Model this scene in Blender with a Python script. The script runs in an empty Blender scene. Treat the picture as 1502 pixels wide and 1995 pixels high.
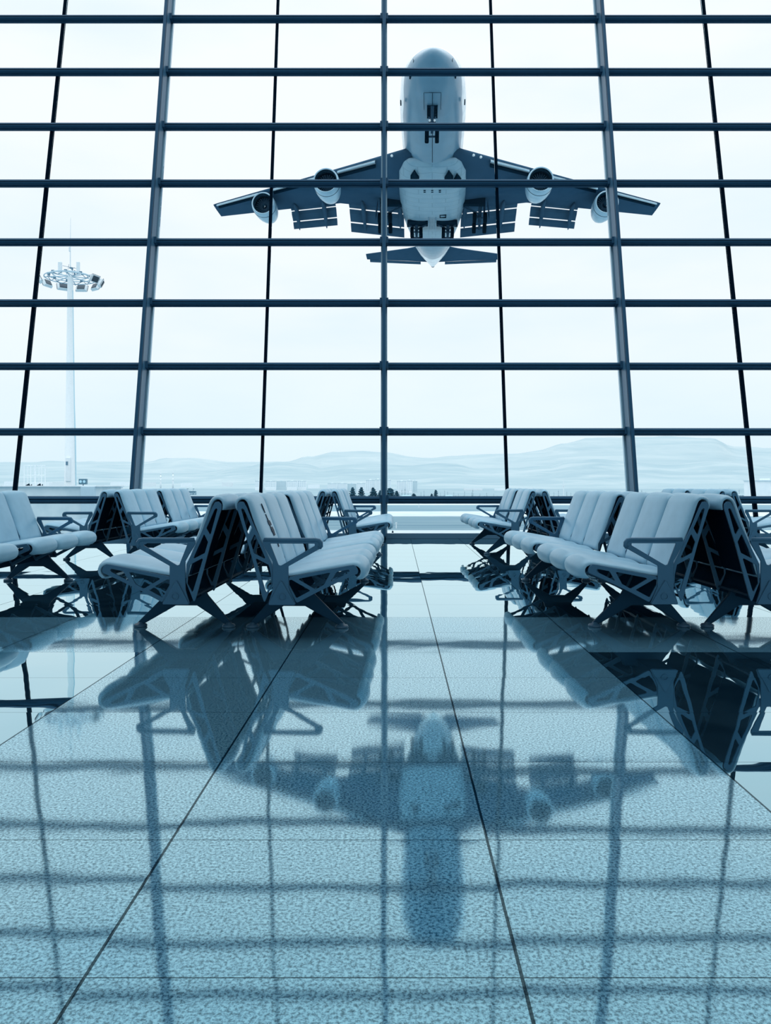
import bpy, bmesh, math, random
from mathutils import Vector, Matrix
random.seed(7)
SC = bpy.context.scene
COL = SC.collection
PI = math.pi

# ------------------------------------------------------------------ camera, sky, exposure
cam_data = bpy.data.cameras.new('camera')
cam = bpy.data.objects.new('camera', cam_data)
COL.objects.link(cam)
cam.location = (0, 0, 1.0)
cam.rotation_euler = (PI / 2, 0, 0)
cam_data.sensor_fit = 'VERTICAL'
cam_data.sensor_height = 36.0
cam_data.lens = 36.0 * 1500 / 1995
cam_data.shift_y = -53.5 / 1995
cam_data.clip_start = 0.05
cam_data.clip_end = 20000
SC.camera = cam
SC.view_settings.view_transform = 'Standard'
SC.view_settings.look = 'None'
SC.view_settings.gamma = 1.0
SC.view_settings.exposure = 0.0
SC.view_settings.use_curve_mapping = False

world = bpy.data.worlds.new('overcast_sky')
SC.world = world
world.use_nodes = True
wn = world.node_tree
wn.nodes.clear()


def N(nt, typ, **kw):
    n = nt.nodes.new(typ)
    for k, v in kw.items():
        if k.startswith('i_'):
            key = k[2:]
            key = int(key) if key.isdigit() else key.replace('_', ' ')
            s = n.inputs[key]
            if hasattr(v, 'is_output'):
                nt.links.new(v, s)
            else:
                s.default_value = v
        else:
            setattr(n, k, v)
    return n


def M(nt, op, a, b=None, c=None, clamp=False):
    n = nt.nodes.new('ShaderNodeMath')
    n.operation = op
    n.use_clamp = clamp
    for i, v in enumerate((a, b, c)):
        if v is None:
            continue
        if hasattr(v, 'is_output'):
            nt.links.new(v, n.inputs[i])
        else:
            n.inputs[i].default_value = v
    return n.outputs[0]


def MIX(nt, fac, a, b, blend='MIX'):
    n = nt.nodes.new('ShaderNodeMix')
    n.data_type = 'RGBA'
    n.blend_type = blend
    for i, v in ((0, fac), (6, a), (7, b)):
        if hasattr(v, 'is_output'):
            nt.links.new(v, n.inputs[i])
        else:
            n.inputs[i].default_value = v if i == 0 else (*v[:3], 1)
    return n.outputs[2]


def RAMP(nt, fac, stops, interp='LINEAR'):
    n = nt.nodes.new('ShaderNodeValToRGB')
    n.color_ramp.interpolation = interp
    el = n.color_ramp.elements
    while len(el) < len(stops):
        el.new(0.5)
    for e, (p, c) in zip(el, stops):
        e.position = p
        e.color = (*c, 1) if len(c) == 3 else c
    nt.links.new(fac, n.inputs[0])
    return n.outputs[0]


def srgb(r, g, b):
    def f(c):
        c /= 255
        return c / 12.92 if c <= .04045 else ((c + .055) / 1.055) ** 2.4
    return (f(r), f(g), f(b))


# sky: pale overcast, a little bluer near the horizon, faint cloud streaks
tc = N(wn, 'ShaderNodeTexCoord')
sep = N(wn, 'ShaderNodeSeparateXYZ', i_0=tc.outputs['Generated'])
grad = RAMP(wn, sep.outputs[2], [(0.0, srgb(224, 243, 252)), (0.06, srgb(232, 247, 254)), (0.2, srgb(243, 250, 255)), (0.5, srgb(249, 253, 255))])
zen = RAMP(wn, sep.outputs[2], [(0.56, (0, 0, 0)), (0.85, (1, 1, 1))])
mp = N(wn, 'ShaderNodeMapping', i_0=tc.outputs['Generated'])
mp.inputs['Scale'].default_value = (1.5, 1.5, 5.0)
cl = N(wn, 'ShaderNodeTexNoise', i_0=mp.outputs[0])
cl.inputs['Scale'].default_value = 1.7
cl.inputs['Detail'].default_value = 4
cfac = RAMP(wn, cl.outputs[0], [(0.42, (0, 0, 0)), (0.68, (1, 1, 1))])
skyc = MIX(wn, M(wn, 'MULTIPLY', cfac, 0.55), grad, srgb(220, 240, 252))
ZEN = 1.6      # overcast sky: the zenith is far brighter than the horizon
bg = N(wn, 'ShaderNodeBackground', i_0=skyc, i_1=M(wn, 'MULTIPLY_ADD', zen, ZEN, 1.04))
wo = N(wn, 'ShaderNodeOutputWorld', i_0=bg.outputs[0])


# ------------------------------------------------------------------ materials
def mat(name, color, rough=0.5, metal=0.0, spec=0.5, noise=None, bump=None, spec_tint=None):
    m = bpy.data.materials.new(name)
    m.use_nodes = True
    nt = m.node_tree
    p = nt.nodes['Principled BSDF']
    p.inputs['Roughness'].default_value = rough
    p.inputs['Metallic'].default_value = metal
    p.inputs['Specular IOR Level'].default_value = spec
    if spec_tint:
        p.inputs['Specular Tint'].default_value = (*spec_tint, 1)
    t = N(nt, 'ShaderNodeTexCoord')
    if noise:
        sc, c2, lo, hi = noise
        nz = N(nt, 'ShaderNodeTexNoise', i_0=t.outputs['Object'])
        nz.inputs['Scale'].default_value = sc
        nz.inputs['Detail'].default_value = 4
        f = RAMP(nt, nz.outputs[0], [(lo, (0, 0, 0)), (hi, (1, 1, 1))])
        nt.links.new(MIX(nt, f, color, c2), p.inputs['Base Color'])
    else:
        nz = N(nt, 'ShaderNodeTexNoise', i_0=t.outputs['Object'])
        nz.inputs['Scale'].default_value = 9
        c2 = tuple(c * .9 for c in color)
        nt.links.new(MIX(nt, nz.outputs[0], color, c2), p.inputs['Base Color'])
    if bump:
        sc, st, dist = bump
        b = N(nt, 'ShaderNodeTexNoise', i_0=t.outputs['Object'])
        b.inputs['Scale'].default_value = sc
        b.inputs['Detail'].default_value = 3
        bn = N(nt, 'ShaderNodeBump')
        bn.inputs['Strength'].default_value = st
        bn.inputs['Distance'].default_value = dist
        nt.links.new(b.outputs[0], bn.inputs['Height'])
        nt.links.new(bn.outputs[0], p.inputs['Normal'])
    return m


LEATHER = mat('blue_grey_leather', (.235, .44, .575), rough=.34, spec=.5, noise=(5, (.18, .36, .485), .35, .7), bump=(60, .15, .002), spec_tint=(.6, .85, 1))
PLATE = mat('blue_grey_cast_aluminium', (.045, .125, .205), rough=.36, spec=.35, bump=(90, .1, .001), spec_tint=(.3, .65, 1))
LEGM = mat('dark_painted_steel', (.010, .040, .075), rough=.4, spec=.1, spec_tint=(.25, .6, 1))
BEAMM = mat('matt_dark_beam', (.004, .026, .052), rough=.8, spec=0)
SHELL = mat('black_seat_shell', (.003, .016, .034), rough=.6, spec=0)
BOLT = mat('bright_bolt_metal', (.35, .5, .6), rough=.3, metal=.6)
REFLMARK = mat('dark_reflection_mark', (.004, .02, .045), rough=.7)
STEEL = mat('window_steel_dark_blue', (.014, .055, .105), rough=.4, spec=.2, spec_tint=(.25, .6, 1))
STEELDK = mat('window_gasket_black', (.001, .006, .014), rough=.6, spec=0)
CAP = mat('window_frame_cap', (.16, .32, .43), rough=.4)
WHITEP = mat('white_paint', (.76, .84, .88), rough=.5)
WHITEB = mat('white_building_render', (.84, .90, .93), rough=.8, noise=(.5, (.76, .85, .90), .3, .7))
CONC = mat('pale_concrete', (.50, .64, .70), rough=.85, noise=(1.2, (.60, .72, .77), .35, .65))
GREYM = mat('mast_grey_metal', (.10, .22, .32), rough=.5)


OUT = .57


def srgbo(a, b, c):
    return tuple(v * OUT for v in srgb(a, b, c))


def glass_mat():
    m = bpy.data.materials.new('clear_window_glass')
    m.use_nodes = True
    nt = m.node_tree
    nt.nodes.clear()
    tr = N(nt, 'ShaderNodeBsdfTransparent')
    tr.inputs[0].default_value = (.985, .995, 1, 1)
    gl = N(nt, 'ShaderNodeBsdfGlossy')
    gl.inputs['Roughness'].default_value = 0.0
    gl.inputs[0].default_value = (.7, .9, 1, 1)
    fr = N(nt, 'ShaderNodeFresnel')
    fr.inputs[0].default_value = 1.06
    mx = N(nt, 'ShaderNodeMixShader', i_0=fr.outputs[0], i_1=tr.outputs[0], i_2=gl.outputs[0])
    N(nt, 'ShaderNodeOutputMaterial', i_0=mx.outputs[0])
    return m


GLASS = glass_mat()

FX0, FPX, FY0, FPY, FYAW = -1.522, 0.888, 1.561, 0.606, 0.0147


def floor_mat():
    m = bpy.data.materials.new('polished_stone_floor')
    m.use_nodes = True
    nt = m.node_tree
    nt.nodes.clear()
    t = N(nt, 'ShaderNodeTexCoord')
    s = N(nt, 'ShaderNodeSeparateXYZ', i_0=t.outputs['Object'])
    x, y = s.outputs[0], s.outputs[1]
    cu = M(nt, 'DIVIDE', M(nt, 'SUBTRACT', M(nt, 'SUBTRACT', x, M(nt, 'MULTIPLY', y, FYAW)), FX0), FPX)
    cv = M(nt, 'DIVIDE', M(nt, 'SUBTRACT', y, FY0), FPY)
    du = M(nt, 'ABSOLUTE', M(nt, 'SUBTRACT', M(nt, 'FRACT', M(nt, 'ADD', cu, .5)), .5))
    dv = M(nt, 'ABSOLUTE', M(nt, 'SUBTRACT', M(nt, 'FRACT', M(nt, 'ADD', cv, .5)), .5))
    ju = M(nt, 'LESS_THAN', du, .0038 / FPX)
    jv = M(nt, 'LESS_THAN', dv, .0016 / FPY)
    joint = M(nt, 'MAXIMUM', ju, jv)
    iu = M(nt, 'FLOOR', cu)
    iv = M(nt, 'FLOOR', cv)
    band = M(nt, 'MULTIPLY', M(nt, 'GREATER_THAN', cu, 0.0), M(nt, 'LESS_THAN', cu, 3.0))
    near = M(nt, 'LESS_THAN', cv, 7.0)
    cross = M(nt, 'MULTIPLY', near, M(nt, 'GREATER_THAN', cv, 5.0))
    gran = M(nt, 'MAXIMUM', M(nt, 'MULTIPLY', band, near), cross)
    # granite speckle
    n1 = N(nt, 'ShaderNodeTexNoise', i_0=t.outputs['Object'])
    n1.inputs['Scale'].default_value = 118
    n1.inputs['Detail'].default_value = 3
    n1.inputs['Roughness'].default_value = .7
    spk = RAMP(nt, n1.outputs[0], [(0.40, (.010, .058, .105)), (0.50, (.090, .245, .365)), (0.60, (.20, .46, .60))])
    n2 = N(nt, 'ShaderNodeTexNoise', i_0=t.outputs['Object'])
    n2.inputs['Scale'].default_value = 2.2
    n2.inputs['Detail'].default_value = 6
    n2.inputs['Distortion'].default_value = 1.2
    marb = RAMP(nt, n2.outputs[0], [(0.3, (.006, .028, .052)), (0.7, (.020, .062, .098))])
    base = MIX(nt, gran, marb, spk)
    base = MIX(nt, joint, base, (.002, .012, .025))
    # slight tilt of every slab plus gentle waviness
    cx = N(nt, 'ShaderNodeCombineXYZ', i_0=iu, i_1=iv)
    wnz = N(nt, 'ShaderNodeTexWhiteNoise', i_0=cx.outputs[0])
    wnz.noise_dimensions = '3D'
    v1 = N(nt, 'ShaderNodeVectorMath', operation='SUBTRACT', i_0=wnz.outputs['Color'])
    v1.inputs[1].default_value = (.5, .5, .5)
    v2 = N(nt, 'ShaderNodeVectorMath', operation='MULTIPLY', i_0=v1.outputs[0])
    v2.inputs[1].default_value = (.003, .006, 0)
    v3 = N(nt, 'ShaderNodeVectorMath', operation='ADD', i_0=v2.outputs[0])
    v3.inputs[1].default_value = (0, 0, 1)
    v4 = N(nt, 'ShaderNodeVectorMath', operation='NORMALIZE', i_0=v3.outputs[0])
    n3 = N(nt, 'ShaderNodeTexNoise', i_0=t.outputs['Object'])
    n3.inputs['Scale'].default_value = 3.5
    n3.inputs['Detail'].default_value = 1
    b1 = N(nt, 'ShaderNodeBump')
    b1.inputs['Strength'].default_value = 1
    b1.inputs['Distance'].default_value = .0005
    nt.links.new(n3.outputs[0], b1.inputs['Height'])
    nt.links.new(v4.outputs[0], b1.inputs['Normal'])
    b2 = N(nt, 'ShaderNodeBump')
    b2.inputs['Distance'].default_value = .000015
    nt.links.new(gran, b2.inputs['Strength'])
    nt.links.new(n1.outputs[0], b2.inputs['Height'])
    nt.links.new(b1.outputs[0], b2.inputs['Normal'])
    fr = N(nt, 'ShaderNodeLayerWeight')
    fr.inputs['Blend'].default_value = .5
    nt.links.new(b2.outputs[0], fr.inputs['Normal'])
    refl = M(nt, 'MULTIPLY_ADD', M(nt, 'POWER', fr.outputs['Facing'], 1.3), .90, .09)
    dif = N(nt, 'ShaderNodeBsdfDiffuse', i_0=base)
    gcol = MIX(nt, M(nt, 'MULTIPLY', M(nt, 'SUBTRACT', refl, .34), 1.7, clamp=True), (.44, .86, 1.0), (.88, 1.0, 1.0))
    gl = N(nt, 'ShaderNodeBsdfGlossy', i_0=gcol)
    gl.distribution = 'GGX'
    nt.links.new(M(nt, 'ADD', M(nt, 'MULTIPLY', gran, .032), .01), gl.inputs['Roughness'])
    nt.links.new(b2.outputs[0], gl.inputs['Normal'])
    speck = M(nt, 'MULTIPLY_ADD', M(nt, 'MULTIPLY', gran, M(nt, 'SUBTRACT', n1.outputs[0], .5)), 3.0, 1.0)
    fac = M(nt, 'MULTIPLY', M(nt, 'MULTIPLY', M(nt, 'MULTIPLY', refl, M(nt, 'MULTIPLY_ADD', gran, -.2, 1.0)), speck), M(nt, 'SUBTRACT', 1.0, M(nt, 'MULTIPLY', joint, .75)), clamp=True)
    mx = N(nt, 'ShaderNodeMixShader', i_0=fac, i_1=dif.outputs[0], i_2=gl.outputs[0])
    N(nt, 'ShaderNodeOutputMaterial', i_0=mx.outputs[0])
    return m


FLOORM = floor_mat()


# ------------------------------------------------------------------ mesh helpers
def link(name, me, m=None, parent=None, smooth=False):
    o = bpy.data.objects.new(name, me)
    COL.objects.link(o)
    if m and not me.materials:
        me.materials.append(m)
    if smooth:
        for p in me.polygons:
            p.use_smooth = True
    if parent:
        o.parent = parent
    return o


def mesh(name, verts, faces):
    me = bpy.data.meshes.new(name)
    me.from_pydata([tuple(v) for v in verts], [], faces)
    bm = bmesh.new()
    bm.from_mesh(me)
    bmesh.ops.recalc_face_normals(bm, faces=bm.faces)
    bm.to_mesh(me)
    bm.free()
    return me


class MB:
    def __init__(s):
        s.v, s.f = [], []

    def add(s, v, f):
        o = len(s.v)
        s.v += [tuple(q) for q in v]
        s.f += [tuple(i + o for i in q) for q in f]
        return s

    def box(s, x0, x1, y0, y1, z0, z1, mtx=None):
        v = [Vector((x, y, z)) for x in (x0, x1) for y in (y0, y1) for z in (z0, z1)]
        if mtx:
            v = [mtx @ q for q in v]
        return s.add(v, [(0, 1, 3, 2), (4, 6, 7, 5), (0, 4, 5, 1), (2, 3, 7, 6), (0, 2, 6, 4), (1, 5, 7, 3)])

    def tube(s, pts, r, n=8, caps=True):
        pts = [Vector(p) for p in pts]
        rs = r if isinstance(r, (list, tuple)) else [r] * len(pts)
        vs, fs = [], []
        up = None
        for i, p in enumerate(pts):
            a = pts[max(i - 1, 0)]
            b = pts[min(i + 1, len(pts) - 1)]
            d = (b - a).normalized()
            if up is None:
                up = Vector((0, 0, 1)) if abs(d.z) < .9 else Vector((0, 1, 0))
            e1 = d.cross(up).normalized()
            e2 = d.cross(e1).normalized()
            up = -e2 if (-e2).dot(up) > 0 else e2
            for k in range(n):
                t = 2 * PI * k / n
                vs.append(p + (e1 * math.cos(t) + up * math.sin(t)) * rs[i])
        for i in range(len(pts) - 1):
            for k in range(n):
                k2 = (k + 1) % n
                fs.append((i * n + k, i * n + k2, (i + 1) * n + k2, (i + 1) * n + k))
        if caps:
            fs.append(tuple(range(n)))
            fs.append(tuple((len(pts) - 1) * n + k for k in range(n)))
        return s.add(vs, fs)

    def lathe(s, prof, n=24, axis='Z', origin=(0, 0, 0), close=False):
        vs, fs = [], []
        ox, oy, oz = origin
        for r, h in prof:
            for k in range(n):
                t = 2 * PI * k / n
                a, b = r * math.cos(t), r * math.sin(t)
                vs.append((ox + a, oy + b, oz + h) if axis == 'Z' else (ox + a, oy + h, oz + b))
        L = len(prof)
        for i in range(L - 1 if not close else L):
            j = (i + 1) % L
            for k in range(n):
                k2 = (k + 1) % n
                fs.append((i * n + k, i * n + k2, j * n + k2, j * n + k))
        if not close:
            if prof[0][0] > 1e-6:
                fs.append(tuple(range(n)))
            if prof[-1][0] > 1e-6:
                fs.append(tuple((L - 1) * n + k for k in range(n)))
        return s.add(vs, fs)

    def loft(s, rings, caps=True):
        n = len(rings[0])
        vs = [p for r in rings for p in r]
        fs = []
        for i in range(len(rings) - 1):
            for k in range(n):
                k2 = (k + 1) % n
                fs.append((i * n + k, i * n + k2, (i + 1) * n + k2, (i + 1) * n + k))
        if caps:
            fs.append(tuple(range(n)))
            fs.append(tuple((len(rings) - 1) * n + k for k in range(n)))
        return s.add(vs, fs)

    def me(s, name):
        return mesh(name, s.v, s.f)

    def build(s, name, m, parent=None, smooth=False):
        return link(name, s.me(name), m, parent, smooth)


def bevel(o, w, seg=2):
    b = o.modifiers.new('bevel', 'BEVEL')
    b.width = w
    b.segments = seg
    b.limit_method = 'ANGLE'
    b.angle_limit = math.radians(35)
    return o


def fillet(pts, r, seg=4):
    out = []
    n = len(pts)
    for i in range(n):
        p = Vector(pts[i])
        a = Vector(pts[i - 1]) - p
        b = Vector(pts[(i + 1) % n]) - p
        la, lb = a.length, b.length
        if la < 1e-6 or lb < 1e-6:
            continue
        a.normalize()
        b.normalize()
        ang = math.acos(max(-1, min(1, a.dot(b))))
        if ang > 2.85:
            out.append(tuple(p))
            continue
        d = min(r / math.tan(ang / 2), la * .45, lb * .45)
        p0, p1 = p + a * d, p + b * d
        for k in range(seg + 1):
            t = k / seg
            out.append(tuple(p0 * (1 - t) ** 2 + p * 2 * t * (1 - t) + p1 * t ** 2))
    return out


def plate_mesh(name, outlines, thick, bev=.0015):
    """flat plate with cut-outs in the local x-z plane, thickness along y, centred"""
    cu = bpy.data.curves.new(name, 'CURVE')
    cu.dimensions = '2D'
    cu.fill_mode = 'BOTH'
    cu.extrude = thick / 2 - bev
    cu.bevel_depth = bev
    cu.bevel_resolution = 1
    for pts in outlines:
        sp = cu.splines.new('POLY')
        sp.points.add(len(pts) - 1)
        for q, (u, z) in zip(sp.points, pts):
            q.co = (u, z, 0, 1)
        sp.use_cyclic_u = True
    ob = bpy.data.objects.new(name, cu)
    COL.objects.link(ob)
    dg = bpy.context.evaluated_depsgraph_get()
    dg.update()
    me = bpy.data.meshes.new_from_object(ob.evaluated_get(dg))
    bpy.data.objects.remove(ob)
    me.transform(Matrix.Rotation(PI / 2, 4, 'X'))
    me.name = name
    return me


def thing(name, label, cat, loc=(0, 0, 0), rot=(0, 0, 0), group=None):
    o = bpy.data.objects.new(name, None)
    COL.objects.link(o)
    o.location = loc
    o.rotation_euler = rot
    o.empty_display_size = .2
    return tag(o, label, cat, group)


def tag(o, label, cat, group=None):
    o['label'] = label
    o['category'] = cat
    if group:
        o['group'] = group
    return o


def struct(o):
    o['kind'] = 'structure'
    return o


def copy_tree(o, parent=None):
    c = o.copy()
    COL.objects.link(c)
    c.parent = parent
    for ch in [q for q in bpy.data.objects if q.parent == o]:
        copy_tree(ch, c)
    return c


# ------------------------------------------------------------------ the hall: floor, leaning glass wall
D0 = 14.29
TH = math.atan(.2164)
struct(MB().box(-18, 18, -8, D0 + .12, -.25, 0).build('floor', FLOORM))
INNER = mat('shade_panel_paint', (.16, .24, .30), rough=.9)
struct(MB().box(-18, 18, -8, 4.5, 8.8, 9.1).build('shade_ceiling', INNER))  # unseen partial roof, added to shade the rear and make the light directional
struct(MB().box(-18.2, -18, -8, D0, 0, 9.1).build('shade_wall_left', INNER))  # unseen side panels, added with the roof to shape the light
struct(MB().box(18, 18.2, -8, D0, 0, 9.1).build('shade_wall_right', INNER))
WALL = Matrix.Translation((0, D0, 0)) @ Matrix.Rotation(-TH, 4, 'X')   # local z runs up the glass, local -y into the hall
CX = -.028
PIT = 2.317
TS0, TSP, NROW = .716, 1.319, 11
STOP = 15.4


def wall_obj(mb, name, m, bev=0):
    me = mb.me(name)
    me.transform(WALL)
    o = link(name, me, m)
    if bev:
        bevel(o, bev)
    return struct(o)


tn = [0]


def trim(mb, m, bev=0):
    tn[0] += 1
    return wall_obj(mb, 'trim_%d' % tn[0], m, bev)


for k in range(-6, 7):
    xx = CX + k * PIT
    if k % 2 == 0:
        c = trim(MB().box(xx - .032, xx + .032, -.37, -.015, -.02, STOP), STEEL, .006)
        f = MB().box(xx - .062, xx + .062, -.012, .07, .0, STOP).me('column_cap')
        f.transform(WALL)
        fo = link('column_cap', f, CAP, c)
        fo['label'] = 'lighter metal cap behind the column against the glass'
        g = MB()
        for sx in (-1, 1):
            g.box(xx + sx * .0345, xx + sx * .037, -.33, -.05, .0, STOP)
        gm = g.me('column_groove')
        gm.transform(WALL)
        link('column_groove', gm, PLATE, c)
    else:
        trim(MB().box(xx - .027, xx + .027, -.03, .07, .0, STOP), STEELDK, .004)


def transom(x0, x1, s, lower=False):
    prof = []
    h, dfr, dbk = .056, -.165, -.035
    for t in range(9):
        a = -PI / 2 + PI * t / 8
        prof.append((dfr + .03 - math.cos(a) * .03, s + math.sin(a) * (h - .004)))
    prof += [(dbk, s + h), (dbk, s - h)]
    prof.sort(key=lambda q: 0)
    ring0 = [(x0, a, b) for a, b in prof]
    ring1 = [(x1, a, b) for a, b in prof]
    mb = MB().loft([ring0, ring1])
    # raised lip strips top and bottom and a collar at either end
    mb.box(x0, x1, dbk - .05, dbk - .0, s + h, s + h + .012)
    mb.box(x0, x1, dbk - .05, dbk - .0, s - h - .012, s - h)
    o = trim(mb, STEEL)
    g = MB().box(x0, x1, dfr - .004, dfr + .01, s - .014, s - .002).me('dark_strip')  # thin black strip along the transom front
    g.transform(WALL)
    link('dark_strip', g, STEELDK, o)
    cl = MB()
    for xe, sg in ((x0, 1), (x1, -1)):
        a, b = sorted((xe, xe + sg * .05))
        cl.box(a, b, dfr - .012, dbk, s - h - .012, s + h + .012)
    cm = cl.me('end_collar')
    cm.transform(WALL)
    link('end_collar', cm, STEEL, o)


for r in range(NROW):
    s = TS0 + r * TSP
    for k in range(-6, 6, 2):
        transom(CX + k * PIT + .034, CX + (k + 2) * PIT - .034, s)
for k in range(-6, 6):
    a = CX + k * PIT + (.064 if k % 2 == 0 else .029)
    b = CX + (k + 1) * PIT - (.029 if k % 2 == 0 else .064)
    wall_obj(MB().box(a, b, .02, .032, .12, STOP), 'window_%d' % (k + 7), GLASS)
bb = MB()
for k in range(-6, 6, 2):
    bb.box(CX + k * PIT + .036, CX + (k + 2) * PIT - .036, -.10, .02, -.02, .082)
wall_obj(bb, 'baseboard_front', mat('grey_sill', (.04, .10, .16), rough=.6, spec=.1), .004)
bb = MB().box(-14, 14, .03, .14, -.1, .10)
wall_obj(bb, 'trim_200', STEEL)


# ------------------------------------------------------------------ beam benches
def arc(cx, cz, r, a0, a1, n):
    return [(cx + r * math.cos(math.radians(a0 + (a1 - a0) * i / n)), cz + r * math.sin(math.radians(a0 + (a1 - a0) * i / n))) for i in range(n + 1)]


def resample(pts, n):
    P = [Vector(p) for p in pts]
    L = [0]
    for a, b in zip(P, P[1:]):
        L.append(L[-1] + (b - a).length)
    out = []
    for i in range(n):
        t = L[-1] * i / (n - 1)
        j = max(k for k in range(len(L) - 1) if L[k] <= t + 1e-9)
        f = (t - L[j]) / (L[j + 1] - L[j])
        out.append(P[j].lerp(P[j + 1], min(f, 1)))
    for _ in range(2):
        out = [out[0]] + [(out[i - 1] + out[i] * 2 + out[i + 1]) / 4 for i in range(1, n - 1)] + [out[-1]]
    return out


BACK_PATH = [(.050, .832), (.047, .872)] + arc(.080, .872, .033, 180, 27, 9) + [(.150, .763), (.197, .638), (.238, .515), (.262, .440), (.272, .405)]
SEAT_PATH = [(.832, .388), (.850, .398)] + arc(.826, .430, .036, -35, 98, 8) + [(.76, .458), (.60, .431), (.45, .404), (.30, .380)]


def cushion(name, path, side, width, edge, crown, n=44):
    """cushion swept along a bent path; side=+1/-1 chooses the outer normal"""
    P = resample(path, n)
    ns = []
    for i in range(n):
        d = (P[min(i + 1, n - 1)] - P[max(i - 1, 0)]).normalized()
        ns.append(Vector((-d.y, d.x)) * side)
    T = [-1, -.995, -.99, -.97, -.94, -.90, -.84, -.72, -.5, -.25, 0, .25, .5, .72, .84, .90, .94, .97, .99, 1]
    w = width / 2
    vs, fs = [], []
    m = len(T) + 2
    for i in range(n):
        e = min(i, n - 1 - i)
        endr = math.sqrt(min(1, (e + .15) / 2.0))
        row = [(P[i].x, -w + .012, P[i].y)]
        for t in T:
            cr = crown * (1 - abs(t) ** 2.3) + edge * math.sqrt(max(0, 1 - (max(0, abs(t) - .82) / .18) ** 2)) * .85 + edge * .15
            if path is BACK_PATH:
                cr *= .72 + .28 * min(1, i / 16)
            q = P[i] + ns[i] * cr * (.45 + .55 * endr)
            row.append((q.x, t * w, q.y))
        row.append((P[i].x, w - .012, P[i].y))
        vs += row
    for i in range(n - 1):
        for k in range(m):
            k2 = (k + 1) % m
            fs.append((i * m + k, i * m + k2, (i + 1) * m + k2, (i + 1) * m + k))
    fs.append(tuple(range(m)))
    fs.append(tuple((n - 1) * m + k for k in range(m)))
    return mesh(name, vs, fs)


def shell(name, path, side, width, th):
    P = resample(path, 20)
    vs, fs = [], []
    for i, p in enumerate(P):
        d = (P[min(i + 1, 19)] - P[max(i - 1, 0)]).normalized()
        nn = Vector((-d.y, d.x)) * side
        q = p - nn * th
        p = p - nn * .001
        vs += [(p.x, -width / 2, p.y), (p.x, width / 2, p.y), (q.x, width / 2, q.y), (q.x, -width / 2, q.y)]
    for i in range(19):
        for k in range(4):
            k2 = (k + 1) % 4
            fs.append((i * 4 + k, i * 4 + k2, i * 4 + 4 + k2, i * 4 + 4 + k))
    fs += [(0, 1, 2, 3), (76, 77, 78, 79)]
    return mesh(name, vs, fs)


CW = .496
ME = {}
ME['backrest'] = cushion('backrest', BACK_PATH, +1, CW - .006, .030, .014)
ME['seat'] = cushion('seat', SEAT_PATH, -1, CW - .006, .027, .024)
ME['backrest_shell'] = shell('backrest_shell', BACK_PATH[3:], +1, CW - .03, .014)
ME['seat_shell'] = shell('seat_shell', SEAT_PATH[4:], -1, CW - .03, .014)


def A(pts):      # measured on the left gable, crop at (350,940), 6.648 x
    return [((433.5 - (350 + a / 6.648)) / 296, 1 - (940 + b / 6.648 - 944) / 296) for a, b in pts]


def B(pts):      # measured on the left gable, crop at (160,1030), 6.827 x
    return [((433.5 - (160 + a / 6.827)) / 296, 1 - (1030 + b / 6.827 - 944) / 296) for a, b in pts]


def C2(pts):     # measured on the right-facing gable, crop at (350,940)
    return [(((350 + a / 6.648) - 433.5) / 296, 1 - (940 + b / 6.648 - 944) / 296) for a, b in pts]


back_out = C2([(655, 285), (690, 250), (735, 255), (775, 330), (870, 560), (1010, 860), (1108, 1060), (1112, 1290), (1010, 1550), (985, 1490), (800, 800), (655, 340)])
back_holes = [C2([(702, 345), (722, 330), (745, 350), (852, 592), (805, 678), (788, 660)]),
              C2([(876, 668), (890, 680), (1020, 975), (1005, 985), (868, 915), (825, 770)]),
              C2([(905, 980), (1068, 1065), (1095, 1195), (1100, 1310), (1035, 1425), (1018, 1400), (893, 995)])]
seat_out = B([(160, 560), (175, 515), (215, 478), (300, 490), (700, 568), (1075, 640), (1085, 760), (1030, 880), (975, 980), (700, 835), (400, 690), (170, 590)])
seat_holes = [B([(265, 555), (285, 535), (440, 565), (462, 590), (522, 690), (505, 693), (290, 585)]),
              B([(525, 583), (545, 578), (935, 655), (950, 672), (735, 798), (712, 798), (608, 738)]),
              B([(1040, 672), (1080, 680), (1075, 745), (985, 910), (968, 915), (795, 822), (800, 808)])]
ME['backrest_frame'] = plate_mesh('backrest_frame', [fillet(back_out, .012)] + [fillet(h, .006) for h in back_holes], .012)
ME['seat_frame'] = plate_mesh('seat_frame', [fillet(seat_out, .012)] + [fillet(h, .006) for h in seat_holes], .012)
arm_out = B([(640, 215), (655, 165), (690, 135), (760, 130), (1400, 132), (1415, 160), (1415, 200), (1283, 430), (1285, 810), (1345, 1000), (985, 1000), (1085, 770), (1085, 490), (690, 270), (655, 255)])
arm_hole = B([(725, 188), (1330, 188), (1215, 480), (1185, 492), (1165, 485), (725, 225)])
ME['armrest'] = plate_mesh('armrest', [fillet(arm_out, .010), fillet(arm_hole, .007)], .014, .003)
pad_pts = B([(690, 155), (660, 185), (660, 215)])
up = MB()
pp = B([(672, 250), (650, 225), (652, 185), (675, 155), (720, 146), (1000, 146), (1405, 146)])
up.tube([(u, 0, z) for u, z in pp], .0145, 8)
ME['armrest_pad'] = up.me('armrest_pad')
tri = fillet(B([(1175, 682), (1340, 998), (990, 998)]), .006)
ME['cover_plate'] = plate_mesh('cover_plate', [tri], .012, .003)
cc = B([(1160, 895)])[0]
ring = [(cc[0] + .0235 * math.cos(t * PI / 16), cc[1] + .0235 * math.sin(t * PI / 16)) for t in range(32)]
ring2 = [(cc[0] + .019 * math.cos(t * PI / 16), cc[1] + .019 * math.sin(t * PI / 16)) for t in range(32)]
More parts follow.
